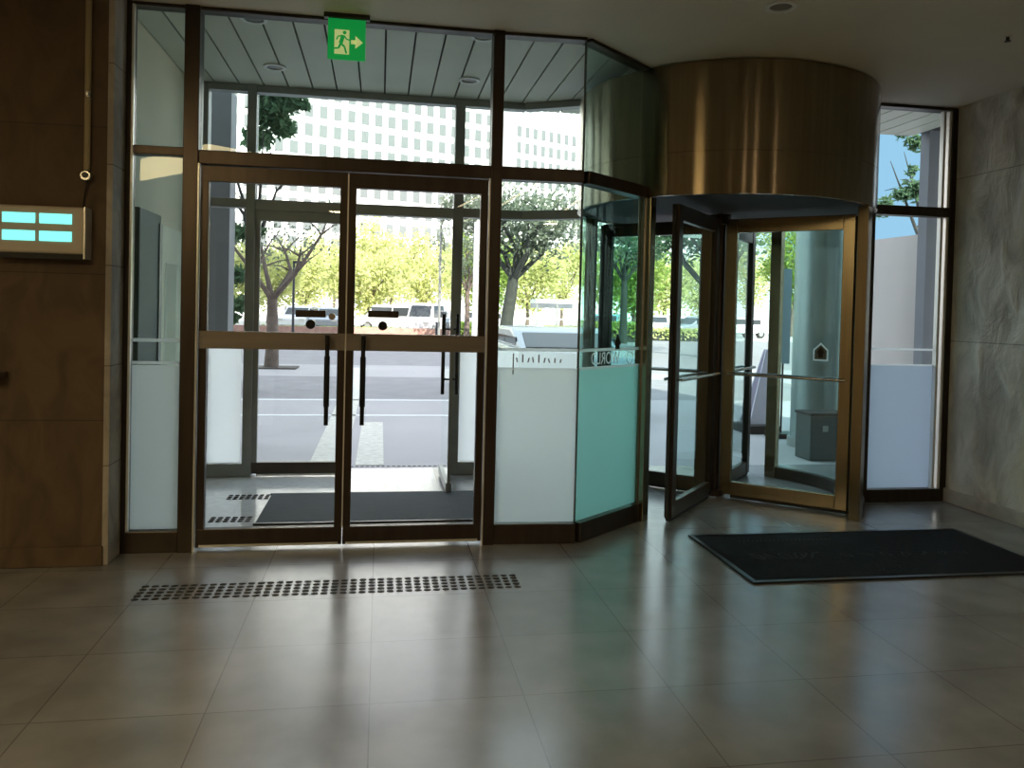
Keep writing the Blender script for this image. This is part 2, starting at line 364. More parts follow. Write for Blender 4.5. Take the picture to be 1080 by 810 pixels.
# ------------------------------------------------------------------ inner glazed front
ZT0, ZT1 = 2.265, 2.345                      # transom bar
def bar(name, mb, label, cat='trim', mat='bronze', bevel=.004):
    return struct(name, mb.build(name, mat, bevel=bevel), label, cat)
bar('trim_3', MB().box(-1.455, -1.425, FY-.05, FY+.05, 0, CZ), 'dark bronze jamb of the sidelight by the brown wall')
bar('trim_4', MB().box(-1.14, -1.056, FY-.06, FY+.06, 0, CZ), 'dark bronze post between sidelight and double door')
bar('trim_5', MB().box(.652, .722, FY-.06, FY+.06, 0, CZ), 'dark bronze post between double door and fixed frosted pane')
bar('trim_6', MB().box(-1.425, -1.14, FY-.04, FY+.05, ZT0+.04, ZT1+.01).box(-1.056, .652, FY-.05, FY+.06, ZT0, ZT1), 'dark bronze transom bar over the double door')
mb = MB().wallbox((.722, FY), C1, .10, ZT0, ZT1); mb.wallbox(C1, C2, .10, ZT0, ZT1)
bar('trim_7', mb, 'dark bronze transom bar bending round to the revolving door')
mb = MB().wallbox((.722, FY), C1, .10, 0, .125); mb.wallbox(C1, C2, .10, 0, .125)
bar('trim_8', mb, 'dark bronze sill bending round to the revolving door')
bar('trim_9', MB().box(-1.425, -1.14, FY-.05, FY+.05, 0, .125), 'dark bronze sill under the narrow sidelight')
bar('trim_10', MB().box(-1.425, .722, FY-.045, FY+.045, CZ-.02, CZ).wallbox((.722, FY), C1, .09, CZ-.02, CZ).wallbox(C1, C2, .09, CZ-.02, CZ), 'dark head strip along the top of the glazing')
tag(bar('trim_11', MB().box(-1.425, -1.412, FY-.055, FY-.03, .125, CZ-.02), 'thin bright aluminium edge on the sidelight jamb', mat='alub', bevel=.002))
tag(bar('trim_12', MB().box(-1.056, -1.046, FY-.066, FY-.04, .0, ZT0), 'thin bright hinge strip at the double door jamb', mat='alub', bevel=.002))
tag(bar('trim_13', MB().box(.643, .652, FY-.066, FY-.04, .0, ZT0), 'thin bright strip at the far jamb of the double door', mat='alub', bevel=.002))

def window(n, label, panes, films=(), stripes=()):
    r = struct('window_%d' % n, None, label, 'window')
    for mb, mt in panes: part(mb, 'glass', mt, r)
    for mb, mt in films: part(mb, 'frosted_film', mt, r, 'frosted film on the lower glass')
    for mb in stripes: part(mb, 'film_stripe', 'whitefilm', r, 'thin white stripe on the glass')
    return r
ZF = 1.09                                    # top of the frosted film
window(1, 'narrow sidelight with frosted lower half by the brown wall', [(MB().box(-1.412, -1.14, FY-.006, FY+.006, .125, ZT0+.04), 'green')],
       [(MB().box(-1.412, -1.14, FY-.010, FY-.007, .13, ZF), 'frost')],
       [MB().box(-1.412, -1.14, FY-.011, FY-.008, ZF+.005, ZF+.022), MB().box(-1.412, -1.14, FY-.011, FY-.008, 1.225, 1.245)])
window(2, 'clear transom pane over the narrow sidelight', [(MB().box(-1.412, -1.14, FY-.006, FY+.006, ZT1, CZ-.02), 'green')])
window(3, 'wide transom pane over the double door', [(MB().box(-1.056, .652, FY-.006, FY+.006, ZT1, CZ-.02), 'green')])
A = (.722, FY)
window(4, 'transom pane over the fixed frosted pane', [(MB().wallbox(A, C1, .012, ZT1, CZ-.02), 'green')])
w5 = window(5, 'fixed pane with frosted lower half next to the double door', [(MB().wallbox(A, C1, .012, .125, ZT0), 'green')],
       [(MB().wallbox(A, C1, .003, .13, ZF, -.009), 'frost')], [MB().wallbox(A, C1, .003, 1.205, 1.225, -.010), MB().wallbox(A, C1, .003, ZF-.002, ZF+.012, -.012)])
w6 = window(6, 'angled pane with frosted lower half turning to the revolving door', [(MB().wallbox(C1, C2, .012, .125, ZT0), 'teal')],
       [(MB().wallbox(C1, C2, .003, .13, ZF, -.009), 'frostt')], [MB().wallbox(C1, C2, .003, 1.205, 1.225, -.010), MB().wallbox(C1, C2, .003, ZF+.0, ZF+.018, -.012)])
window(7, 'angled transom pane beside the bronze drum', [(MB().wallbox(C1, C2, .012, ZT1, CZ-.02), 'teal')])
mb = MB(); mb.wallbox((C1[0]-.004, C1[1]-.008), (C1[0]+.004, C1[1]-.003), .012, .125, ZT0); mb.wallbox((C1[0]-.004, C1[1]-.008), (C1[0]+.004, C1[1]-.003), .012, ZT1, CZ-.02)
bar('trim_14', mb, 'thin butt joint where the frosted pane meets the angled pane', mat='dgreen', bevel=0)
# mirrored white lettering, ring and arrow sticker on the angled pane, faint strokes on the fixed pane
dv = (Vector(C2)-Vector(C1)).normalized(); nv = Vector((-dv.y, dv.x))     # nv points outwards
def on_pane(P, d, nrm, u, z, off): return Vector((P[0]+d.x*u+nrm.x*off, P[1]+d.y*u+nrm.y*off, z))
me = text_mesh('WORLD', .115)
o = bpy.data.objects.new('lettering', me); COL.objects.link(o); me.materials.append(M['whitefilm']); o.parent = w6; o['label'] = 'white lettering reading WORLD, seen mirrored from inside'
p = on_pane(C1, dv, nv, .30, 1.155, -.012)
o.matrix_world = Matrix(((-dv.x*.8, 0, nv.x, p.x), (-dv.y*.8, 0, nv.y, p.y), (0, 1, 0, p.z), (0, 0, 0, 1)))
mb = MB(); n = 20
for k in range(n):
    a0, a1 = 2*PI*k/n, 2*PI*(k+1)/n
    q = lambda a, r: on_pane(C1, dv, nv, .60+r*math.cos(a), 1.155+r*math.sin(a), -.013)
    mb.add([q(a0, .034), q(a1, .034), q(a1, .044), q(a0, .044)], [(0, 1, 2, 3)])
part(mb, 'ring_logo', 'whitefilm', w6, 'pale ring mark beside the lettering')
mb = MB(); q = lambda u, z: on_pane(C1, dv, nv, .44+u, 1.245+z, -.013)
mb.add([q(-.045, .0), q(.045, 0), q(0, .075)], [(0, 1, 2)]); mb.add([q(-.028, -.03), q(.028, -.03), q(.028, 0), q(-.028, 0)], [(0, 1, 2, 3)])
part(mb, 'arrow_sticker', 'dark', w6, 'dark upward arrow sticker')
d5 = (Vector(C1)-Vector(A)).normalized(); n5 = Vector((-d5.y, d5.x)); mb = MB()
q = lambda u, z: on_pane(A, d5, n5, u, z, -.0125)
for k in range(9):
    u = .125+.034*k; hh = (.03, .05, .028, .034, .05, .03, .026, .03, .024)[k]; sl = .006*(k % 3-1)
    mb.add([q(u, 1.135), q(u+.009, 1.135), q(u+.009+sl, 1.135+hh), q(u+sl, 1.135+hh)], [(0, 1, 2, 3)])
mb.add([q(.10, 1.06), q(.108, 1.06), q(.108, 1.19), q(.10, 1.19)], [(0, 1, 2, 3)])
part(mb, 'lettering', 'alu', w5, 'faint worn grey lettering strokes')

# inner double door
def door(n, x0, x1, hx, knobx, label):
    r = struct('door_%d' % n, None, label, 'door')
    mb = MB().box(x0, x0+.045, FY-.025, FY+.025, .02, 2.19).box(x1-.045, x1, FY-.025, FY+.025, .02, 2.19)
    part(mb, 'stile', 'bronze', r, bevel=.003)
    part(MB().box(x0, x1, FY-.026, FY+.026, 2.17, 2.26), 'top_rail', 'bronze', r, bevel=.003)
    part(MB().box(x0, x1, FY-.026, FY+.026, .018, .125), 'bottom_rail', 'bronze', r, bevel=.003)
    part(MB().box(x0, x1, FY-.03, FY+.03, 1.192, 1.295), 'push_rail', 'railm', r, bevel=.003)
    part(MB().box(x0+.045, x1-.045, FY-.005, FY+.005, .125, 1.192).box(x0+.045, x1-.045, FY-.005, FY+.005, 1.295, 2.17), 'glass', 'clear', r)
    hd = part(MB().tube([(hx, FY-.085, .75), (hx, FY-.085, 1.285)], .013, 12).tube([(hx, FY-.085, .86), (hx, FY-.085, 1.16)], .017, 12), 'pull_handle', 'black', r, 'long black vertical pull handle')
    part(MB().tube([(hx, FY-.085, 1.262), (hx, FY-.026, 1.262)], .009, 8).tube([(hx, FY-.085, .79), (hx, FY-.006, .79)], .009, 8), 'handle_standoff', 'black', hd)
    part(MB().box(hx-.19, hx-.015 if n == 1 else hx+.0, FY-.045, FY-.006, 1.388, 1.43) if n == 1 else MB().box(knobx-.09, knobx+.095, FY-.045, FY-.006, 1.395, 1.437), 'lock_box', 'bronze', r, 'flat lock case on the glass', .004)
    part(MB().prism([(.028*math.cos(2*PI*k/20), .028*math.sin(2*PI*k/20)) for k in range(20)], (knobx, FY-.05, 1.346), (1, 0, 0), (0, 0, 1), (0, 1, 0), .045), 'thumb_turn', 'black', r, 'round dark knob')
    part(MB().box(x0+.02, x1-.02, FY-.034, FY-.026, .022, .034), 'threshold_seal', 'alub', r, 'thin bright seal strip at the floor')
    return r
d1 = door(1, -1.046, -.206, -.306, -.408, 'glass double door leaf beside the narrow sidelight')
part(MB().prism([(.02*math.cos(2*PI*k/20), .02*math.sin(2*PI*k/20)) for k in range(20)], (-.285, FY-.045, 1.395), (1, 0, 0), (0, 0, 1), (0, 1, 0), .04), 'key_cylinder', 'steel', d1, 'round steel key cylinder')
door(2, -.200, .643, -.096, .016, 'glass double door leaf beside the fixed frosted pane')
bar('trim_15', MB().box(-.207, -.199, FY-.03, FY-.026, .125, 2.25), 'thin bright strip where the two door leaves meet', mat='alub', bevel=0)

# ------------------------------------------------------------------ vestibule and outer front
OY = 6.98; VZ = 3.30
struct('floor_vestibule', MB().box(-1.75, .5, 5.0, 7.25, -.12, -.002).build('floor_vestibule', 'vfloor'), 'glossy pale granite floor between the two sets of doors', 'floor')
mb = MB()
k = -2.4
while k < 5.2:
    mb.box(k+.006, k+.192, 4.96, 7.18, VZ, VZ+.02); k += .2
s = struct('ceiling_vestibule', mb.build('ceiling_vestibule', 'slat'), 'grey green slatted ceiling between the two sets of doors', 'ceiling')
part(MB().box(-2.4, 7.0, 4.96, 7.18, VZ+.03, VZ+.09), 'ceiling_void', 'dark', s)
struct('wall_vestibule', MB().box(-1.75, -1.60, 4.95, 7.05, -.1, VZ).build('wall_vestibule', 'vwall'), 'grey green side wall of the vestibule seen through the sidelight', 'wall')
t = thing('information_cabinet', 'dark grey green tall cabinet against the vestibule side wall', 'cabinet', (-1.56, 5.62, 0))
part(MB().box(-1.595, -1.52, 5.36, 5.86, 0, 2.06), 'body', 'dgreen', t, bevel=.006)
part(MB().box(-1.521, -1.512, 5.80, 5.865, .05, 2.0), 'edge_trim', 'alu', t)
t = thing('notice_board', 'pale yellow green notice board on the vestibule wall beyond the dark cabinet', 'notice board', (-1.58, 6.3, 1.2))
part(MB().box(-1.595, -1.575, 5.92, 6.88, .55, 2.02), 'panel', 'notice', t)
part(MB().box(-1.58, -1.565, 6.2, 6.5, 1.0, 1.75), 'poster', 'frost', t, 'paler sheet on the board')

bar('trim_16', MB().box(-1.60, -1.44, OY-.06, OY+.06, 0, VZ), 'grey aluminium jamb of the outer glazed front', mat='alu')
bar('trim_17', MB().box(-1.13, -1.055, OY-.06, OY+.06, 0, VZ), 'grey aluminium post by the closed outer door leaf', mat='alu')
bar('trim_18', MB().box(.615, .70, OY-.06, OY+.06, 0, VZ), 'grey aluminium post by the open outer door leaf', mat='alu')
bar('trim_19', MB().box(-1.44, -1.13, OY-.05, OY+.05, 2.27, 2.345).box(-1.055, .615, OY-.05, OY+.05, 2.255, 2.345), 'grey transom bar over the outer doors', mat='alu')
D1, D2 = (1.24, 6.98), (1.80, 6.66)
mb = MB().wallbox((.70, OY), D1, .10, 2.27, 2.35).wallbox(D1, D2, .10, 2.27, 2.35)
bar('trim_20', mb, 'grey transom bar bending round towards the outer side of the revolving door', mat='alu')
bar('trim_21', MB().box(-1.44, -1.13, OY-.05, OY+.05, 0, .11).wallbox((.70, OY), D1, .10, 0, .11).wallbox(D1, D2, .10, 0, .11), 'grey sill of the outer glazed front', mat='alu')
bar('trim_22', MB().box(-1.60, .7, OY-.05, OY+.05, VZ-.06, VZ).wallbox((.70, OY), D1, .1, VZ-.06, VZ).wallbox(D1, D2, .10, VZ-.06, VZ), 'grey head rail of the outer glazed front', mat='alu')
window(8, 'outer sidelight with pale frosted lower half', [(MB().box(-1.44, -1.13, OY-.006, OY+.006, .11, 2.27), 'clear')], [(MB().box(-1.42, -1.15, OY-.011, OY-.008, .115, 1.10), 'frost')])
window(9, 'outer transom panes above the outer doors', [(MB().box(-1.44, -1.13, OY-.006, OY+.006, 2.345, VZ-.06), 'clear'), (MB().box(-1.055, .615, OY-.006, OY+.006, 2.345, VZ-.06), 'clear')])
window(10, 'outer fixed pane with frosted lower half beyond the open door leaf', [(MB().wallbox((.70, OY), D1, .012, .11, 2.27), 'clear'), (MB().wallbox(D1, D2, .012, .11, 2.27), 'clear')],
       [(MB().wallbox((.70, OY), D1, .003, .115, 1.10, -.009), 'frost'), (MB().wallbox(D1, D2, .003, .115, 1.10, -.009), 'frost')])
window(11, 'outer transom panes beyond the open door leaf', [(MB().wallbox((.70, OY), D1, .012, 2.35, VZ-.06), 'clear'), (MB().wallbox(D1, D2, .012, 2.35, VZ-.06), 'clear')])
# closed outer leaf
r = struct('door_3', None, 'closed outer glass door leaf', 'door')
x0, x1 = -1.055, -.235
part(MB().box(x0, x0+.04, OY-.022, OY+.022, .02, 2.25).box(x1-.04, x1, OY-.022, OY+.022, .02, 2.25), 'stile', 'alu', r)
part(MB().box(x0, x1, OY-.024, OY+.024, 2.17, 2.255), 'top_rail', 'alu', r)
part(MB().box(x0, x1, OY-.024, OY+.024, .02, .115), 'bottom_rail', 'bronze', r)
part(MB().box(x0+.04, x1-.04, OY-.005, OY+.005, .115, 2.17), 'glass', 'clear', r)
part(MB().tube([(-.29, OY-.08, .75), (-.29, OY-.08, 1.3)], .014, 12).tube([(-.29, OY-.08, .80), (-.29, OY, .80)], .008).tube([(-.29, OY-.08, 1.25), (-.29, OY, 1.25)], .008), 'pull_handle', 'black', r, 'black vertical pull handle')
part(MB().box(x0+.04, x1-.04, OY-.04, OY-.024, .006, .02), 'threshold_seal', 'alub', r, 'bright strip at the floor')
# open outer leaf, swung in to stand across the opening's side
r = struct('door_4', None, 'outer frameless glass door leaf standing open, seen edge on', 'door')
hx = .555
part(MB().box(hx-.006, hx+.006, OY-.80, OY-.03, .05, 2.18), 'glass', 'clear', r)
part(MB().box(hx-.012, hx+.012, OY-.82, OY-.80, .03, 2.2), 'edge_strip', 'alu', r)
part(MB().box(hx-.022, hx+.022, OY-.80, OY-.03, .02, .09), 'bottom_rail', 'alu', r)
for sgn in (-1, 1):
    xx = hx+sgn*.055
    part(MB().tube([(xx, OY-.70, .78), (xx, OY-.70, 1.42)], .015, 12).tube([(xx, OY-.70, .90), (hx, OY-.70, .90)], .008).tube([(xx, OY-.70, 1.3), (hx, OY-.70, 1.3)], .008), 'pull_handle', 'black', r, 'black vertical pull handle')

# ------------------------------------------------------------------ revolving door
ang = lambda d: math.radians(d)
ZD = 2.27
e_ = thing('revolving_door_drum', 'brown bronze cylindrical drum and jambs enclosing the revolving door', 'revolving door enclosure', (RC[0], RC[1], 0))
part(MB().arc(RC, RF-.03, RF, 0, 2*PI, ZD, 2.556, 96).arc(RC, RF-.03, RF-.004, 0, 2*PI, 2.556, 2.560, 96).arc(RC, RF-.03, RF, 0, 2*PI, 2.560, CZ-.012, 96), 'fascia', 'drum', e_, 'polished bronze curved fascia')
part(MB().arc(RC, .02, RF-.03, 0, 2*PI, ZD+.015, ZD+.05, 64), 'soffit', 'dark', e_, 'dark underside of the drum')
for nm, a in (('jamb', -140.8), ('jamb', -47.2), ('jamb', 38), ('jamb', 144)):
    a = ang(a); c = Vector((RC[0]+RG*math.cos(a), RC[1]+RG*math.sin(a)))
    t_ = Vector((-math.sin(a), math.cos(a))); rr = Vector((math.cos(a), math.sin(a)))
    mb = MB().wallbox(c-t_*.05, c+t_*.05, .075, 0, ZD)
    part(mb, 'jamb', 'gold', e_, 'golden bronze upright', .004)
mb = MB().wallbox((C2[0]-.0, C2[1]+.0), (C2[0]+.055, C2[1]-.0), .09, 0, CZ-.012)
part(mb, 'mullion', 'drum', e_, 'tall bronze mullion up to the ceiling', .004)
for a0, a1 in ((144+2.5, 360-140.8-2.5), (-47.2+2.5, 38-2.5)):
    part(MB().arc(RC, RG-.007, RG+.005, ang(a0), ang(a1), .10, ZD, 24), 'curved_glass', 'curv', e_)
    part(MB().arc(RC, RG-.03, RG+.03, ang(a0), ang(a1), 0, .10, 24), 'curved_sill', 'bronze', e_)
part(MB().cyl((3.51, 5.40), .045, 0, .10, 20, .04), 'jamb_foot', 'bronze', e_, 'round boot at the jamb foot')
rv = thing('revolving_door', 'four-wing revolving door of bronze framed glass turning on a central shaft', 'revolving door', (RC[0], RC[1], 0))
part(MB().cyl(RC, .05, .02, ZD, 20), 'shaft', 'bronze', rv)
part(MB().cyl(RC, .10, .015, .06, 24).cyl(RC, .09, 2.19, ZD, 24), 'shaft_collar', 'bronze', rv)
TH, WL = -131.0, 1.02
for k in range(4):
    a = ang(TH+90*k); d = Vector((math.cos(a), math.sin(a))); O = Vector(RC)
    P = lambda u: O+d*u
    mb = MB().wallbox(P(.06), P(.15), .05, .03, 2.23).wallbox(P(WL-.085), P(WL), .055, .03, 2.23).wallbox(P(.15), P(WL-.085), .045, 2.12, 2.23).wallbox(P(.15), P(WL-.085), .045, .03, .135)
    wg = part(mb, 'wing', 'gold' if k == 1 else 'bronze', rv, None, .004)
    # ('glass', bars and seals belong to their wing)
    g = part(MB().wallbox(P(.15), P(WL-.085), .010, .135, 2.12), 'glass', 'wingg', wg)
    nrm = Vector((-d.y, d.x))
    mb = MB()
    for sg in (1, -1):
        h0, h1 = P(.11)+nrm*.06*sg, P(WL-.04)+nrm*.06*sg
        mb.tube([(h0.x, h0.y, 1.0), (h1.x, h1.y, 1.0)], .012, 10)
        for u in (.11, WL-.04):
            a_, b_ = P(u)+nrm*.0, P(u)+nrm*.06*sg; mb.tube([(a_.x, a_.y, 1.0), (b_.x, b_.y, 1.0)], .009, 8)
    part(mb, 'push_bar', 'steel', wg, 'slim steel push bar')
    part(MB().wallbox(P(WL), P(WL+.03), .02, .03, 2.22), 'brush_seal', 'dark', wg, 'black brush strip')
    part(MB().wallbox(P(.15), P(WL), .03, .006, .03), 'floor_brush', 'dark', wg, 'black brush along the floor')
    if k == 1:    # house-shaped push sticker
        q = lambda u, z, off: Vector((*(P(u)-nrm*off), z))
        for sc, off, mt, nm in ((1., .007, 'whitefilm', 'house_sticker'), (.78, .009, 'dgreen', 'sticker_face')):
            mb = MB(); z0 = 1.19
            pts = [(-.055, -.055), (.055, -.055), (.055, .03), (0, .085), (-.055, .03)]
            mb.add([q(.80+a_*sc, z0+b_*sc, off) for a_, b_ in pts], [(0, 1, 2, 3, 4)]); part(mb, nm, mt, wg, 'white outlined house shaped sticker' if sc == 1 else None)
        mb = MB(); mb.add([q(.80-.03, z0+.005, .011), q(.80+.03, z0+.005, .011), q(.80, z0+.05, .011)], [(0, 1, 2)]); mb.add([q(.80-.016, z0-.03, .011), q(.80+.016, z0-.03, .011), q(.80+.016, z0+.005, .011), q(.80-.016, z0+.005, .011)], [(0, 1, 2, 3)])
        part(mb, 'arrow_mark', 'dark', wg)

# ------------------------------------------------------------------ right-hand window
RX0 = 3.78
bar('trim_23', MB().box(RX0, RX0+.07, RY-.05, RY+.05, 0, CZ), 'dark bronze jamb of the narrow window by the drum')
bar('trim_24', MB().box(4.50, WX, RY-.05, RY+.05, 0, CZ), 'dark bronze jamb of the narrow window by the rough stone wall')
bar('trim_25', MB().box(RX0+.07, 4.50, RY-.05, RY+.05, 2.295, 2.37), 'dark bronze transom bar of the narrow window')
bar('trim_26', MB().box(RX0+.07, 4.50, RY-.05, RY+.05, 0, .10).box(RX0+.07, 4.5, RY-.05, RY+.05, CZ-.025, CZ), 'dark bronze sill and head of the narrow window')
for i, x in enumerate((4.425, 4.475)):
    bar('trim_%d' % (27+i), MB().box(x, x+.022, RY-.045, RY-.0, .10, 2.295).box(x, x+.022, RY-.045, RY-.0, 2.37, CZ-.025), ('bright aluminium strip on the glass side of the narrow window jamb', 'bright aluminium strip on the wall side of the narrow window jamb')[i], mat='alub', bevel=.003)
window(12, 'narrow lower window by the stone wall with bluish frosted half', [(MB().box(RX0+.07, 4.425, RY+.0, RY+.012, .10, 2.295), 'blue')],
       [(MB().box(RX0+.07, 4.425, RY-.006, RY-.002, .105, ZF), 'frostb')], [MB().box(RX0+.07, 4.425, RY-.008, RY-.003, ZF, ZF+.014), MB().box(RX0+.07, 4.425, RY-.008, RY-.003, 1.215, 1.232)])
window(13, 'narrow upper window by the stone wall showing blue sky', [(MB().box(RX0+.07, 4.425, RY+.0, RY+.012, 2.37, CZ-.025), 'blue')])

# ------------------------------------------------------------------ lobby things
def ceiling_light(x, y, z, label, r=.075, group=None):
    t = thing('ceiling_light', label, 'ceiling light', (x, y, z), 0, group)
    MB().arc((0, 0), r*.72, r, 0, 2*PI, -.012, .0, 28).build('trim_ring', 'lampring', t)
    MB().cyl((0, 0), r*.72, -.004, .0, 28).build('lens', 'lampglass', t)
    return t
ceiling_light(2.14, 4.09, CZ, 'unlit round downlight in the lobby ceiling before the drum', .085)
for px, py, lb in ((268, 19, 'downlight in the slatted ceiling near the exit sign, on the inner door side'), (290, 70, 'downlight in the slatted ceiling behind the exit sign, nearer the outer doors'), (510, 38, 'downlight in the slatted ceiling by the post at the top, inner side'), (495, 84, 'downlight in the slatted ceiling above the outer post, by the open leaf')):
    q = flr(px, py, VZ); ceiling_light(q.x, q.y, VZ, lb, .085)
q = flr(1063, 38, CZ)
t = thing('sprinkler_head', 'tiny dark sprinkler head in the ceiling near the stone wall', 'sprinkler', (q.x, q.y, CZ))
MB().cyl((0, 0), .022, -.006, 0, 16).build('escutcheon', 'lampring', t); MB().cyl((0, 0), .010, -.03, -.006, 12).cyl((0, 0), .018, -.034, -.03, 12).build('nozzle', 'bronze', t)
for i, (lx, ly, wt) in enumerate(LOBBY):      # the lobby's own warm lamps, behind the camera
    t = thing('lobby_lamp', 'warm lit round lobby ceiling lamp out of the photo', 'ceiling lamp', (lx, ly, CZ), 0, 'lobby ceiling lamps')
    MB().arc((0, 0), .14, .17, 0, 2*PI, -.02, 0, 28).build('trim_ring', 'lampring', t)
    MB().cyl((0, 0), .14, -.006, 0, 28).build('diffuser', 'warm', t)
    ld = bpy.data.lights.new('lobby_bulb', 'AREA'); ld.shape = 'DISK'; ld.size = .26; ld.energy = wt; ld.color = (1., .74, .46)
    lo = bpy.data.objects.new('lobby_bulb', ld); COL.objects.link(lo); lo.parent = t; lo.location = (0, 0, -.03)

t = thing('added_glow_panel', 'long added warm panel in the lobby ceiling, unseen, for the band reflected in the drum', 'ceiling panel', (-2.55, -.45, CZ), math.atan2(-.76, -.65))  # added unseen glowing panel, aimed to reflect as a warm band in the drum
MB().box(-1.6, 1.6, -.40, .40, -.03, 0).build('diffuser', 'panel', t)
MB().box(-1.65, 1.65, -.45, -.40, -.04, 0).box(-1.65, 1.65, .40, .45, -.04, 0).box(-1.65, -1.6, -.40, .40, -.04, 0).box(1.6, 1.65, -.40, .40, -.04, 0).build('frame', 'alu', t)

for (xa, ya), (xb, yb), lb in (((1.77, .8), (1.22, -3.2), 'added warm light line in the lobby ceiling, slightly slanted, unseen, for a stripe on the drum'), ((2.385, .8), (2.35, -3.2), 'added warm light line in the lobby ceiling, square to the doors, unseen, for a stripe on the drum'), ((3.55, .8), (4.25, -2.1), 'added warm light line in the lobby ceiling along the stone wall, unseen, for a stripe on the drum')):  # added unseen light lines, angled to reflect as thin stripes in the drum
    L_ = math.hypot(xb-xa, yb-ya)/2
    t = thing('added_light_line', lb, 'ceiling light', ((xa+xb)/2, (ya+yb)/2, CZ), math.atan2(yb-ya, xb-xa))
    MB().box(-L_, L_, -.03, .03, -.025, 0).build('diffuser', 'tubel', t); MB().box(-L_-.02, L_+.02, -.045, -.03, -.03, 0).box(-L_-.02, L_+.02, .03, .045, -.03, 0).build('frame', 'alu', t)

# exit sign
t = thing('exit_sign', 'green emergency exit sign with running figure hanging from the ceiling', 'exit sign', (-.226, 4.78, CZ))
part(MB().box(-.36, -.095, 4.755, 4.80, CZ-.028, CZ), 'mount', 'bronze', t, 'dark ceiling mount', .003)
part(MB().box(-.336, -.119, 4.772, 4.788, 2.905, CZ-.028), 'panel', 'egreen', t, None, .002)
SX, SZ, SY = -.2275, 3.01, 4.7715
def sg(pts): return [(SX+a, SY-.001, SZ+b) for a, b in pts]
pic = MB(); pic.add(sg([(-.07, -.075), (.015, -.075), (.015, .068), (-.07, .068)]), [(0, 1, 2, 3)])
part(pic, 'doorway_pictogram', 'eyel', t, 'pale yellow doorway shape')
ar = MB(); ar.add(sg([(.025, -.012), (.055, -.012), (.055, .012), (.025, .012)]), [(0, 1, 2, 3)]); ar.add(sg([(.05, -.038), (.05, .038), (.094, 0)]), [(0, 1, 2)])
part(ar, 'arrow_pictogram', 'eyel', t, 'pale yellow arrow')
SY -= .001
fg = MB()
def seg(a, b, w_):
    a, b = Vector(a), Vector(b); d = (b-a).normalized(); n_ = Vector((-d.y, d.x))*w_/2
    fg.add(sg([a-n_, b-n_, b+n_, a+n_]), [(0, 1, 2, 3)])
fg.add(sg([(-.012+.011*math.cos(2*PI*k/14), .052+.011*math.sin(2*PI*k/14)) for k in range(14)]), [tuple(range(14))])
for a, b, w_ in (((-.02, .036), (-.034, -.012), .022), ((-.02, .034), (-.05, .028), .008), ((-.05, .028), (-.058, .008), .008), ((-.016, .034), (.0, .014), .008), ((.0, .014), (.022, .008), .008),
                 ((-.034, -.012), (-.012, -.03), .012), ((-.012, -.03), (.0, -.07), .011), ((-.034, -.012), (-.045, -.04), .012), ((-.045, -.04), (-.078, -.044), .010)): seg(a, b, w_)
part(fg, 'running_figure', 'egreen', t, 'green running figure')

# lit wall box with four cyan windows
WY = 4.63
def wp(x, y, Y=WY): return atY(x, y, Y)
t = thing('wall_light_box', 'grey wall box with four glowing cyan bars on the brown stone wall', 'light box', (-1.78, WY, 1.82))
part(MB().box(-2.02, -1.565, WY-.09, WY, 1.70, 1.95), 'case', 'case', t, None, .012)
part(MB().box(-2.0, -1.565, WY-.085, WY, 1.672, 1.70), 'underside', 'dark', t, 'black underside')
part(MB().box(-1.566, -1.558, WY-.10, WY, 1.675, 1.952), 'side_plate', 'alub', t, 'bright thin end plate')
for x in (-1.965, -1.785):
    for z in (1.858, 1.765):
        part(MB().box(x, x+.158, WY-.094, WY-.088, z, z+.052), 'light_bar', 'cyan', t, 'glowing cyan window')
t = thing('conduit', 'thin yellowish conduit pipe running up the brown wall above the light box', 'conduit', (-1.575, WY, 2.2))
part(MB().tube([(-1.58, WY-.02, 2.16), (-1.58, WY-.02, CZ)], .016, 12), 'pipe', 'pipe', t)
part(MB().cyl((-1.58, WY-.02), .02, 2.55, 2.58, 12), 'pipe_clip', 'steel', t)
t = thing('security_camera', 'small round camera at the lower end of the conduit', 'camera', (-1.575, WY-.03, 2.12))
part(MB().prism([(.028*math.cos(2*PI*k/20), .028*math.sin(2*PI*k/20)) for k in range(20)], (-1.575, WY-.06, 2.125), (1, 0, 0), (0, 0, 1), (0, 1, 0), .06), 'housing', 'steel', t, 'pale round housing', .004)
part(MB().prism([(.016*math.cos(2*PI*k/20), .016*math.sin(2*PI*k/20)) for k in range(20)], (-1.575, WY-.066, 2.128), (1, 0, 0), (0, 0, 1), (0, 1, 0), .008), 'lens', 'black', t, 'dark lens')
part(MB().tube([(-1.575, WY-.02, 2.1), (-1.59, WY-.015, 2.04), (-1.60, WY-.01, 1.952)], .004, 6), 'cable', 'black', t, 'thin dark cable')

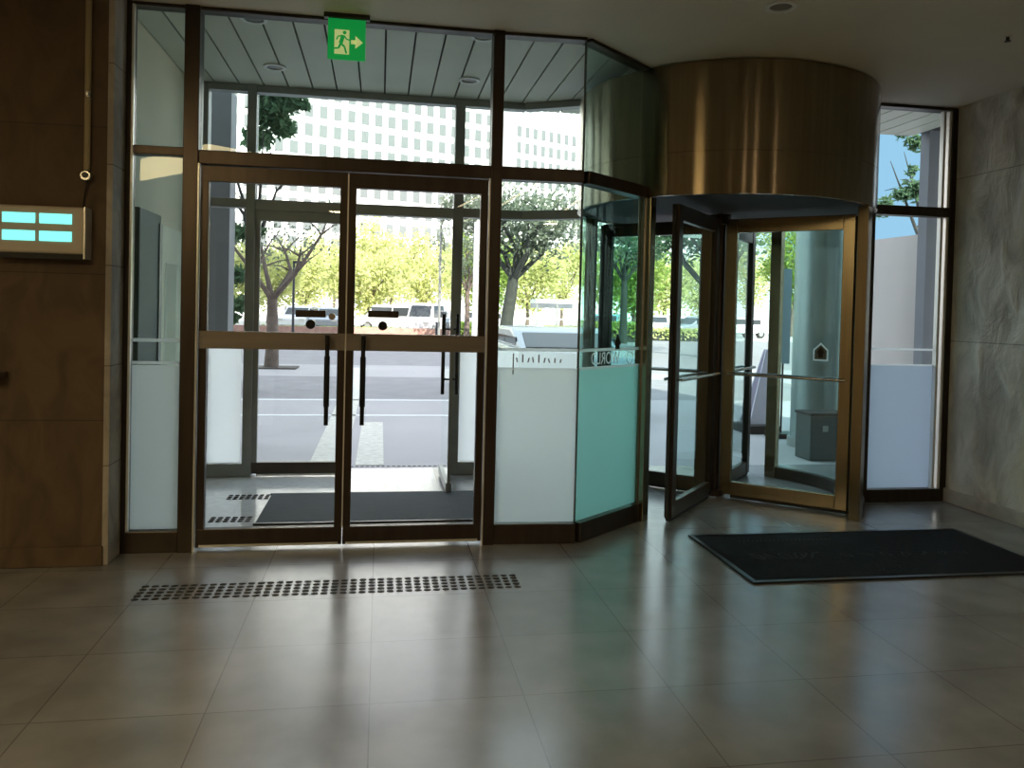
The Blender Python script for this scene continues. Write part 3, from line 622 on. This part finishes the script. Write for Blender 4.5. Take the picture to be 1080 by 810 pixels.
# mats
t = thing('floor_mat', 'large black rubber doormat before the revolving door', 'doormat', (2.9, 4.45, 0))
part(MB().box(2.04, 3.98, 4.0, 4.90, 0, .010), 'mat_body', 'mat', t, None, .004)
part(MB().box(2.03, 3.99, 3.985, 4.015, 0, .012).box(2.03, 3.99, 4.885, 4.912, 0, .012).box(2.03, 2.06, 4.015, 4.885, 0, .012).box(3.96, 3.99, 4.015, 4.885, 0, .012), 'mat_border', 'black', t, 'raised black edge', .003)
mb = MB()
def stroke(pts, w_):      # one continuous ribbon on the mat
    P_ = [Vector(p) for p in pts]; mb = MB(); vs = []
    for a_, p in enumerate(P_):
        d = (P_[min(a_+1, len(P_)-1)]-P_[max(a_-1, 0)]).normalized(); n_ = Vector((-d.y, d.x))*w_/2
        vs += [(*(p-n_), .0112), (*(p+n_), .0112)]
    mb.add(vs, [(2*a_, 2*a_+1, 2*a_+3, 2*a_+2) for a_ in range(len(P_)-1)])
    part(mb, 'script_stroke', 'matlog', t)
for k in range(22): stroke([(2.30+.03*k, 4.72), (2.30+.03*k+.012, 4.745+.006*(k % 3))], .012)
for k in range(5):
    bx = 2.24+.09*k; stroke([(bx+.045*math.sin(j*.9)+.022*j*.4, 4.42+.06*math.cos(j*1.1+k)) for j in range(9)], .012)
for k in range(7):
    bx = 2.85+.13*k; stroke([(bx+.03*math.sin(j*.9), 4.40+.035*math.cos(j*1.1+k)) for j in range(7)], .008)
t = thing('entrance_mat', 'dark grey ribbed entrance mat lying between the two sets of doors', 'doormat', (.4, 5.85, 0))
part(MB().box(-.79, 1.20, 5.39, 6.25, 0, .012), 'mat_body', 'vmat', t, None, .004)
part(MB().box(-.80, 1.20, 5.38, 5.40, 0, .014).box(-.80, 1.20, 6.24, 6.26, 0, .014), 'mat_border', 'black', t, 'black edge strip')

# tactile studs, one object each
sm = None
def stud(x, y, z, label, group):
    global sm
    if sm is None:
        b = MB().cyl((0, 0), .017, 0, .004, 14, .015); b.cyl((0, 0), .010, .004, .0055, 14, .008)
        o = b.build('tactile_stud', 'stud'); sm = o.data
    else:
        o = bpy.data.objects.new('tactile_stud', sm); COL.objects.link(o)
    o.location = (x, y, z); o.scale = (1.1, .8, 1); tag(o, label, 'tactile stud', group)
for i in range(41):
    for j in range(5):
        stud(-1.155+.0475*i, 4.075+.046*j, 0, 'dark stud in the long tactile band on the lobby floor', 'lobby tactile studs')
for i in range(7):
    for j in range(3): stud(-1.09+.0475*i*.95, 6.14+.055*j, 0, 'dark stud at the mat edge nearer the outer doors', 'outer-side vestibule studs')
for i in range(6):
    for j in range(3): stud(-1.09+.0475*i, 5.50+.05*j, 0, 'dark stud at the mat edge nearer the inner doors', 'inner-side vestibule studs')
for i in range(24):
    stud(-.42+.0475*i, 7.34, -.002, 'dark stud in the row outside the open outer door', 'outside tactile studs')

# ------------------------------------------------------------------ outside: ground
GZ = -.002
struct('pavement', MB().box(-60, 60, 7.25, 20.5, -.4, GZ).box(-60, -1.75, 5, 7.25, -.4, GZ).box(WX, 60, 5.2, 7.25, -.4, GZ).build('pavement', 'pave'), 'pale lilac paving outside the doors', 'pavement')
struct('road', MB().box(-120, 120, 20.5, 46, -.4, GZ-.02).build('road', 'road'), 'grey asphalt road beyond the paving', 'road')
struct('ground', MB().box(-220, 220, 46, 420, -.4, GZ).build('ground', 'lot'), 'sunlit concrete ground across the road', 'ground')
struct('road_marking_tactile', MB().box(-.62, -.30, 7.4, 19.5, GZ, GZ+.004).box(-.20, .06, 7.4, 10.2, GZ, GZ+.004).build('road_marking_tactile', 'tact'), 'pale guiding strip of tactile paving leading to the road', 'paving strip')
mb = MB()
for y in (10.85, 12.66): mb.box(-3.2, 2.6, y-.06, y+.06, GZ, GZ+.004)
struct('road_marking', mb.build('road_marking', 'line'), 'white painted lines across the forecourt', 'road marking')
mb = MB().box(-2.6, 9, 12.9, 17.0, GZ, GZ+.002)
struct('path', mb.build('path', 'road'), 'darker band of paving along the drop-off lane', 'path')
struct('curb', MB().box(-40, 6, 45.6, 46.2, GZ, .35).build('curb', 'kerb'), 'reddish planted kerb across the road', 'kerb')

# ------------------------------------------------------------------ outside: near the entrance
pL = atY(218, 300, 8.3); pR = atY(241, 300, 8.3)
struct('column', MB().box(pL.x, pR.x, 8.3, 8.6, -.1, 3.6).build('column', 'pier'), 'blue grey pier outside the outer sidelight', 'column')
pL = atY(966, 300, 7.15); pR = atY(1000, 300, 7.15)
struct('column_side', MB().box(pL.x, pR.x+.3, 7.02, 7.15, -.1, 3.42).build('column_side', 'pier'), 'blue grey pier outside the narrow window', 'column')
P1, P2 = atY(975, 231, 8.2), atY(908, 246, 9.3)
d_ = (P1-P2); P1 = P1+d_*1.0
struct('wall_garden', MB().wallbox(P1, P2, .2, -.1, 2.46, -.1).build('wall_garden', 'beige'), 'pale rendered wall outside the narrow window', 'wall')
c = flr(862, 478); c = atY(864, 400, 8.3)
t = thing('round_column', 'round grey clad column outside behind the revolving door', 'column', (c.x, c.y, 0))
part(MB().cyl((c.x, c.y), .30, -.1, 3.42, 40), 'shaft', 'colmn', t); part(MB().cyl((c.x, c.y), .33, -.05, .10, 40), 'base_ring', 'alu', t)
c = atY(868, 470, 7.5)
t = thing('litter_bin', 'low dark square bin standing in front of the round column', 'bin', (c.x, c.y, 0))
part(MB().box(c.x-.19, c.x+.25, 7.42, 7.72, 0, .46), 'body', 'binm', t, None, .01); part(MB().box(c.x-.20, c.x+.26, 7.41, 7.73, .46, .49), 'lid', 'dark', t, None, .006)
part(MB().box(c.x-.06, c.x+.0, 7.412, 7.42, .30, .36), 'label_plate', 'alu', t, 'small pale plate')
c = atY(802, 430, 9.2)
t = thing('sign_board', 'leaning lilac A-frame sign board on the forecourt behind the revolving door', 'sign board', (c.x, 9.2, 0))
part(MB().prism([(-.13, .12), (.20, .12), (.20, 1.05), (.12, 1.05)], (c.x, 9.2, 0), (1, 0, 0), (0, .12, 1), (0, 1, 0), .02), 'front_panel', 'board', t)
part(MB().prism([(-.13, .12), (.20, .12), (.20, 1.05), (.12, 1.05)], (c.x, 9.5, 0), (1, 0, 0), (0, -.12, 1), (0, 1, 0), .02), 'rear_panel', 'board', t)
part(MB().box(c.x-.18, c.x+.25, 9.16, 9.6, 0, .10), 'base', 'dark', t, 'dark weighted base')
c = atY(830, 400, 8.9)
t = thing('banner_stand', 'pale blue banner on a black stand outside beside the round column', 'banner', (c.x, 8.9, 0))
part(MB().box(c.x-.13, c.x+.02, 8.89, 8.91, .9, 2.05), 'banner', 'banner', t)
part(MB().tube([(c.x-.05, 8.92, .05), (c.x-.05, 8.92, 2.06)], .012, 8), 'pole', 'black', t); part(MB().box(c.x-.2, c.x+.12, 8.80, 9.05, 0, .06), 'base', 'black', t, None, .01)

# ------------------------------------------------------------------ trees
def leaf_cluster(mb, c, rx, rz, n, size, rnd):
    for _ in range(n):
        while True:
            p = Vector((rnd.uniform(-1, 1), rnd.uniform(-1, 1), rnd.uniform(-1, 1)))
            if p.length < 1: break
        p = p*(.55+.45*rnd.random())
        o = Vector((c[0]+p.x*rx, c[1]+p.y*rx, c[2]+p.z*rz))
        a = Vector((rnd.gauss(0, 1), rnd.gauss(0, 1), rnd.gauss(0, 1))).normalized(); b = a.orthogonal().normalized()
        s_ = size*rnd.uniform(.6, 1.3)
        mb.add([o-a*s_, o+b*s_*.5, o+a*s_, o-b*s_*.5], [(0, 1, 2, 3)])
def build_leaves(mb, name, mat, parent):
    me = bpy.data.meshes.new(name); me.from_pydata(mb.v, [], mb.f); me.update(); me.materials.append(M[mat])
    o = bpy.data.objects.new(name, me); COL.objects.link(o); o.parent = parent; return o
def tree(base, h, spread, leafmat_, label, nleaf, size, trunk_r=.16, fork=.4, bark='bark', group=None, clusters=None, seed=1, nb=6, gnarl=.25, name='street_tree', lean=(0, 0), lowest=.0):
    rnd = random.Random(seed)
    t = thing(name, label, 'tree', (base[0], base[1], GZ), 0, group)
    mb = MB(); F = Vector((lean[0], lean[1], h*fork))
    mb.tube([(0, 0, -.05), (F.x*.3+.02, F.y*.3, F.z*.4), (F.x*.8, F.y*.8, F.z*.8), F], [trunk_r*1.25, trunk_r, trunk_r*.9, trunk_r*.8], 10)
    tips = []
    for k in range(nb):
        a = 2*PI*(k+.4*rnd.random())/nb; R_ = spread*rnd.uniform(.55, .95); tip = Vector((F.x+R_*math.cos(a), F.y+R_*math.sin(a), h*rnd.uniform(.72, .98)))
        m1 = F.lerp(tip, .35)+Vector((rnd.uniform(-1, 1), rnd.uniform(-1, 1), .3))*gnarl*spread*.3; m2 = F.lerp(tip, .7)+Vector((rnd.uniform(-1, 1), rnd.uniform(-1, 1), .2))*gnarl*spread*.3
        mb.tube([F-Vector((0, 0, .12)), m1, m2, tip], [trunk_r*.5, trunk_r*.34, trunk_r*.2, trunk_r*.06], 7)
        for q in range(3):
            s0 = (m1, m2, m2)[q]; tp = s0+Vector((rnd.uniform(-1, 1), rnd.uniform(-1, 1), rnd.uniform(.1, .8)))*spread*.45
            mb.tube([s0, s0.lerp(tp, .5)+Vector((0, 0, .05)), tp], [trunk_r*.2, trunk_r*.12, trunk_r*.04], 5); tips.append(tp)
        tips.append(tip)
        if lowest: tips += [m1-Vector((0, 0, h*.12)), m2-Vector((0, 0, h*.1))]
    mb.build('trunk', bark, t)
    lf = MB()
    if clusters:
        for c_, r_, n_ in clusters: leaf_cluster(lf, (c_[0]-base[0], c_[1]-base[1], c_[2]-GZ), r_, r_*.8, n_, size, rnd)
    else:
        per = max(1, nleaf//len(tips))
        for tp in tips: leaf_cluster(lf, tp, spread*.42, spread*.34*(1 if lowest == 0 else 1.4), per, size, rnd)
    build_leaves(lf, 'foliage', leafmat_, t)
    return t
b = flr(286, 388); tree((b.x, b.y), 4.0, 1.55, 'leafp', 'bare-branched tree with sparse leaves in a tree pit outside the double door', 620, .05, .14, .43, seed=5, nb=6, gnarl=.5, name='bare_tree')
struct('trim_29', MB().box(b.x-.5, b.x+.6, b.y-.4, b.y+.4, GZ, .03).build('trim_29', 'grate'), 'dark square tree pit edging around the bare tree', 'tree pit')
b = flr(531, 366); tree((b.x, b.y), 6.9, 3.1, 'leafp', 'broad grey green tree with leaning trunk seen through the fixed frosted pane', 5200, .11, .26, .42, 'barkd', seed=9, nb=8, gnarl=.5, lean=(.35, 0))
# tree by the outer sidelight: trunk behind the grey post, branches reaching over the entrance
b = atY(264, 388, 14.); cl = []
for px, py, r_, n_ in ((285, 118, .38, 900), (308, 106, .30, 420), (272, 145, .3, 420), (300, 135, .26, 260), (285, 98, .3, 380), (322, 112, .12, 60), (250, 245, .22, 170), (247, 290, .26, 220), (255, 320, .25, 170), (275, 245, .10, 50), (244, 335, .16, 90)):
    q = atY(px, py, 14.); cl.append(((q.x, q.y, q.z), r_, n_))
tree((b.x, 14.), 4.6, .8, 'leafd', 'dark leafy tree rising behind the outer sidelight post', 0, .07, .09, .55, 'barkd', clusters=cl, seed=3, nb=5)
b = atY(985, 300, 12.); cl = []
for px, py, r_, n_ in ((952, 140, .18, 90), (965, 150, .2, 130), (962, 180, .14, 50), (950, 205, .2, 170), (965, 200, .25, 260), (935, 213, .14, 70), (925, 216, .08, 30), (930, 222, .2, 160), (918, 224, .15, 90), (980, 150, .3, 200), (985, 200, .4, 300)):
    q = atY(px, py, 12.); cl.append(((q.x, q.y, q.z), r_, n_))
tree((b.x, 12.), 4.8, .9, 'leafd', 'dark leafy tree against blue sky outside the narrow window', 0, .065, .09, .5, 'barkd', clusters=cl, seed=4, nb=5)
b = atY(745, 350, 27.); tree((b.x, 27.), 5.6, 2.9, 'leafd', 'dark green tree behind the revolving door shaft', 3600, .12, .2, .45, 'barkd', seed=14, nb=7)
b = atY(657, 350, 38.5); tree((b.x, 38.5), 6.4, 2.2, 'leafp', 'grey green tree seen through the angled pane', 2200, .12, .18, .5, 'barkd', seed=15, nb=6)
b = atY(492, 350, 41.5); tree((b.x, 41.5), 5.6, 2.0, 'leafp', 'thin grey green tree beside the outer post beyond the open leaf', 1300, .11, .14, .45, 'bark', seed=16, nb=6)
ROWS = (58, 68, 78, 88)
far = [(235, 56, 5.6, 'leafy'), (283, 62, 5.4, 'leafy'), (322, 55, 4.8, 'leafy'), (352, 64, 6.2, 'leafy'), (388, 57, 5.0, 'leafy'), (412, 60, 7.8, 'leafy'), (446, 55, 4.9, 'leafy'), (476, 63, 5.8, 'leafy'), (512, 58, 6.6, 'leafg'),
       (556, 56, 5.4, 'leafy'), (592, 62, 6.2, 'leafy'), (632, 57, 5.8, 'leafg'), (668, 60, 6.3, 'leafg'), (700, 56, 5.6, 'leafy'), (738, 60, 5.4, 'leafy'), (790, 55, 6.4, 'leafy'), (835, 60, 8.6, 'leafg')]
whr = ['beyond the outer sidelight glass', 'behind the bare tree trunk', 'beyond the bare tree crown', 'beyond the inner lock case of the first leaf', 'beyond the meeting stiles', 'tallest in the row, beyond the second leaf', 'behind the white car', 'behind the thin lamp post', 'beyond the white pole',
       'behind the leaning trunk', 'beyond the white fence', 'behind the clipped hedge', 'behind the teal car', 'beyond the drum jamb', 'seen through the wing nearest us', 'seen between the two rear wings', 'beside the round column']
for i, (px, Y, h, lm) in enumerate(far):
    Y = ROWS[i % 4]; b = atY(px, 340, Y)
    tree((b.x, Y), h*1.05*Y/58, 3.2+.015*(Y-58), lm, ('bright yellow green tree across the road ' if lm == 'leafy' else 'fresh green tree across the road ')+whr[i], 4200, .19, .16, .28, seed=40+i, nb=6, group='trees across the road', lowest=1)
def hedge(px0, px1, Y, z, label, mat='hedge', depth=1.):
    a, b_ = atY(px0, 350, Y), atY(px1, 350, Y); t = thing('hedge', label, 'hedge', ((a.x+b_.x)/2, Y, GZ)); rnd = random.Random(int(px0)); lf = MB()
    w_ = (b_.x-a.x)/2
    for _ in range(int(1400*max(.6, w_/3))):
        o = Vector((rnd.uniform(-w_, w_), rnd.uniform(-depth/2, depth/2), z*rnd.random()**.6)); a_ = Vector((rnd.gauss(0, 1), rnd.gauss(0, 1), rnd.gauss(0, 1))).normalized(); c_ = a_.orthogonal(); s_ = .11
        lf.add([o-a_*s_, o+c_*s_*.6, o+a_*s_, o-c_*s_*.6], [(0, 1, 2, 3)])
    build_leaves(lf, 'foliage', mat, t); MB().box(-w_, w_, -depth*.3, depth*.3, 0, z*.7).build('branches', 'barkd', t)
hedge(612, 672, 41, 1.05, 'clipped green hedge seen through the angled pane')
hedge(676, 758, 44, .7, 'low yellow green hedge seen beside the wing stile', 'leafy')
hedge(576, 610, 43, .7, 'low yellow hedge below the white fence', 'leafy')
hedge(262, 424, 47.5, .30, 'very low grassy planting on the reddish kerb', 'leafg', .6)
hedge(484, 505, 44, .8, 'small shrub by the white pole', 'leafg')

# ------------------------------------------------------------------ cars
def car(px, Y, mat, label, heading=0., L=4.4, W=1.75, H=1.45, van=False):
    b = atY(px, 345, Y); t = thing('car', label, 'car', (b.x, Y, GZ-.01), heading)
    s_ = L/4.4
    body = [(-2.2, .35), (-2.2, .72), (-2.05, .86), (-1.2, .92), (1.75, .95), (2.15, .88), (2.2, .55), (2.15, .35)]
    roof = [(-1.25, .90), (-.45, H-.05), (-.2, H), (1.1, H), (1.35, H-.06), (1.95, .93)] if not van else [(-1.55, .90), (-.95, H-.05), (-.7, H), (1.9, H), (2.05, H-.06), (2.16, .93)]
    if van: body = [(-2.2, .35), (-2.2, .75), (-1.6, .95), (2.18, .98), (2.2, .35)]
    sc_ = lambda pl: [(a*s_, z) for a, z in pl]
    MB().prism(sc_(body), (0, -W/2, 0), (1, 0, 0), (0, 0, 1), (0, 1, 0), W).build('body', mat, t, .05)
    MB().prism(sc_(roof), (0, -W/2+.10, 0), (1, 0, 0), (0, 0, 1), (0, 1, 0), W-.20).build('roof', mat, t, .05)
    g = MB(); xs = [roof[0][0]+.42, .25, roof[-1][0]-.55]
    for sd_ in (-1, 1):
        for q in range(2):
            x0_, x1_ = xs[q]*s_+.03, xs[q+1]*s_-.03
            y_ = sd_*(W/2-.095); g.box(x0_, x1_, min(y_, y_-sd_*.02), max(y_, y_-sd_*.02), .97, H-.14)
    g.build('side_window', 'cglass', t)
    f0, f1 = roof[0], roof[1]; r1, r0 = roof[-2], roof[-1]
    for nm, (p0, p1), sg_ in (('windscreen', (f0, f1), -1), ('rear_window', (r0, r1), 1)):
        a0 = (p0[0]*.86+p1[0]*.14, p0[1]*.86+p1[1]*.14); a1 = (p0[0]*.12+p1[0]*.88, p0[1]*.12+p1[1]*.88); n_ = Vector((a1[1]-a0[1], -(a1[0]-a0[0]))).normalized()*.012
        if n_.x*sg_ < 0: n_ = -n_
        v = [(a0[0]*s_+n_.x, -W/2+.2, a0[1]+n_.y), (a0[0]*s_+n_.x, W/2-.2, a0[1]+n_.y), (a1[0]*s_+n_.x, W/2-.24, a1[1]+n_.y), (a1[0]*s_+n_.x, -W/2+.24, a1[1]+n_.y)]
        MB().add(v, [(0, 1, 2, 3)]).build(nm, 'cglass', t)
    for x in (-1.35, 1.35):
        for sd_ in (-1, 1):
            y_ = sd_*(W/2-.1)
            wv = MB().tube([(x*s_, y_-.1, .31), (x*s_, y_+.1, .31)], .31, 18).build('wheel', 'tyre', t); MB().tube([(x*s_, y_+sd_*.09, .31), (x*s_, y_+sd_*.108, .31)], .18, 14).build('hubcap', 'steel', wv)
    MB().box(2.19*s_, 2.21*s_, -W/2+.1, -W/2+.35, .66, .8).box(2.19*s_, 2.21*s_, W/2-.35, W/2-.1, .66, .8).build('tail_lamp', 'tail', t)
    MB().box(-2.215*s_, -2.19*s_, -W/2+.1, -W/2+.4, .62, .74).box(-2.215*s_, -2.19*s_, W/2-.4, W/2-.1, .62, .74).build('headlamp', 'alub', t)
    return t
car(408, 53, 'cwhite', 'white car parked across the road beyond the second leaf lock case', .1, van=True, H=1.7)
car(450, 48.6, 'cwhite', 'white high-roofed car across the road beside the thin lamp post', 1.2, van=True, H=1.85)
car(350, 50.5, 'csilver', 'pale car across the road behind the first leaf lock case', 1.4)
car(317, 50.5, 'cwhite', 'white car across the road beside the bare tree trunk', 1.4, H=1.5)
car(585, 12.6, 'csilver', 'silver low car stopped close behind the lettered frosted pane', PI/2, L=4.4, H=1.22)
car(640, 48, 'cblue', 'teal car behind the clipped hedge', 1.2)
car(692, 52.5, 'cwhite', 'white car beyond the drum jamb', 1.3)
car(737, 47.4, 'csilver', 'silver car seen through the wing beside the stile', .3)
car(778, 52.6, 'cwhite', 'white car seen past the revolving door shaft', .2)
car(507, 53.5, 'cwhite', 'white car behind the white pole', .9)
# kiosk, fence, poles
a = atY(560, 340, 52); b = atY(606, 340, 52)
t = thing('white_fence', 'white rail fence beyond the leaning trunk', 'fence', (a.x, 48, 0))
a, b = atY(541, 340, 48), atY(604, 340, 48)
part(MB().box(a.x, b.x, 47.97, 48.03, .55, .63).box(a.x, b.x, 47.97, 48.03, 1.0, 1.1), 'rail', 'cwhite', t)
for k in range(4):
    x = a.x+(b.x-a.x)*k/3; part(MB().box(x-.06, x+.06, 47.95, 48.05, 0, 1.15), 'post', 'cwhite', t)
a, b = atY(562, 340, 50.5), atY(607, 340, 50.5)
t = thing('shelter', 'white flat-roofed shelter behind the white fence', 'shelter', (a.x, 50.5, 0))
part(MB().box(a.x, b.x+.6, 49.6, 51.6, 2.05, 2.3), 'roof', 'cwhite', t); part(MB().box(a.x, b.x, 51.4, 51.5, 1.75, 2.05), 'fascia', 'csilver', t)
for x in (a.x+.1, (a.x+b.x)/2, b.x): part(MB().box(x-.05, x+.05, 49.7, 49.8, 0, 2.05), 'post', 'alu', t)
def pole(px, Y, z, r_, mat, label, arm=False, head=True):
    q = atY(px, 340, Y); t = thing('lamp_post' if head else 'post', label, 'lamp post' if head else 'post', (q.x, Y, 0))
    MB().tube([(0, 0, -.02), (0, 0, z)], [r_*1.1, r_], 12).build('pole', mat, t); MB().cyl((0, 0), r_*1.8, 0, .12, 16).build('base', mat, t)
    if head: MB().box(-.05, .5, -.08, .08, z-.04, z+.08).build('lamp_head', mat, t)
    else: MB().cyl((0, 0), r_*1.15, z, z+.04, 12).build('cap', mat, t)
pole(309, 40, 3.6, .06, 'cdark', 'thin dark lamp post beyond the bare tree crown')
pole(463, 34, 6.0, .05, 'alu', 'thin grey lamp post just inside the outer post')
pole(502, 28, 4.6, .14, 'cwhite', 'thick white pole beyond the open outer leaf')
pole(470, 42, .95, .20, 'cdark', 'short dark bollard at the foot of the thin lamp post', head=False)
pole(461, 40, .8, .08, 'cdark', 'slim dark bollard beside the white high-roofed car', head=False)
q = atY(512, 333, 35.5)
t = thing('utility_box', 'small dark control box standing beside the thick white pole', 'control box', (q.x, 35.5, 0))
part(MB().box(q.x-.15, q.x+.12, 35.4, 35.6, 1.25, 1.65), 'cabinet', 'cdark', t); part(MB().tube([(q.x, 35.5, 0), (q.x, 35.5, 1.25)], .05, 8), 'stand', 'alu', t)

# ------------------------------------------------------------------ big buildings
def building(P, ang_, L, H_, floor_h, pitch, ww, wh, label, attic=0., depth=30, z0=5., nmax=100, x_from=0.):
    t = thing('office_building', label, 'building', (P[0], P[1], 0), ang_)
    MB().box(0, L, 0, depth, -.2, H_).build('wall', 'bwall', t)
    cells = []
    zt = H_-attic-1.2
    k = 0
    while zt-wh > z0:
        x = pitch*.5
        while x < L-pitch*.5:
            cells.append((x, zt-wh)); x += pitch
        zt -= floor_h
    vis = []
    for (x, z) in cells:      # largest shown: those in view over the inner transom
        wx = P[0]+x*math.cos(ang_); wy = P[1]+x*math.sin(ang_)
        d = Vector((wx, wy, z+wh/2-HC)); zc = d.dot(_fw); px = 540+FPX*d.dot(_rt)/zc; py = CY-FPX*d.dot(_up)/zc
        ok = (205 < px < 690) and (90 < py < 330)
        vis.append((0 if ok and py < 258 else 1 if ok else 2, x, z))
    vis.sort(key=lambda c_: (c_[0], c_[2] < 30 and -c_[2] or -c_[2], c_[1]))
    pane = None
    for c_ in vis[:nmax]:
        if pane is None:
            o = MB().box(0, ww, -.12, .02, 0, wh).build('window', 'bglass', t); pane = o.data
        else:
            o = bpy.data.objects.new('window', pane); COL.objects.link(o); o.parent = t
        o.location = (c_[1], 0, c_[2])
    if len(vis) > nmax:
        m_ = MB()
        for c_ in vis[nmax:]: m_.box(c_[1], c_[1]+ww, -.12, .02, c_[2], c_[2]+wh)
        tag(m_.build('window_grid', 'bglass', t), 'many further grey windows', kind='stuff')
    if attic:
        m_ = MB(); x = .4
        while x < L: m_.box(x, x+.9, -.10, .02, H_-attic, H_-.9); x += 1.9
        m_.build('attic_louvre', 'bfin', t); MB().box(-.2, L+.2, -.5, depth, H_-.3, H_+.3).build('cornice', 'bwall', t)
    else: MB().box(-.2, L+.2, -.4, depth, H_, H_+.8).build('parapet', 'bwall', t)
    return t
Rv = ray(175, 300); DA = 150.
q = Vector((0, 0, HC))+ray(330, 330)*DA
aA = math.radians(20.5); dA = Vector((math.cos(aA), math.sin(aA)))
def hit(px, q_, d_):
    rd = ray(px, 330); # intersection in plan with the line q_ + s d_
    den = rd.x*d_.y-rd.y*d_.x; t_ = (q_.x*d_.y-q_.y*d_.x)/den; return Vector((rd.x*t_, rd.y*t_))
A0 = hit(120, q, dA); A1 = hit(523, q, dA)
building(A0, aA, (A1-A0).length, 62., 3.55, 2.75, 1.5, 2.3, 'huge white office block with a grid of windows beyond the trees')
aB = math.radians(26.); dB = Vector((math.cos(aB), math.sin(aB)))
B1 = hit(720, A1, dB); HB = (A1.y/math.cos(0)*0)+0
zc = Vector((A1.x, A1.y, 0)).dot(_fw)
HB = HC+(340-111)/FPX*zc
building(A1+dB*3.4, aB, (B1-A1).length, HB, 3.5, 2.2, 1.1, 2.3, 'white office wing with a louvred top storey, adjoining the huge block', attic=5.0)
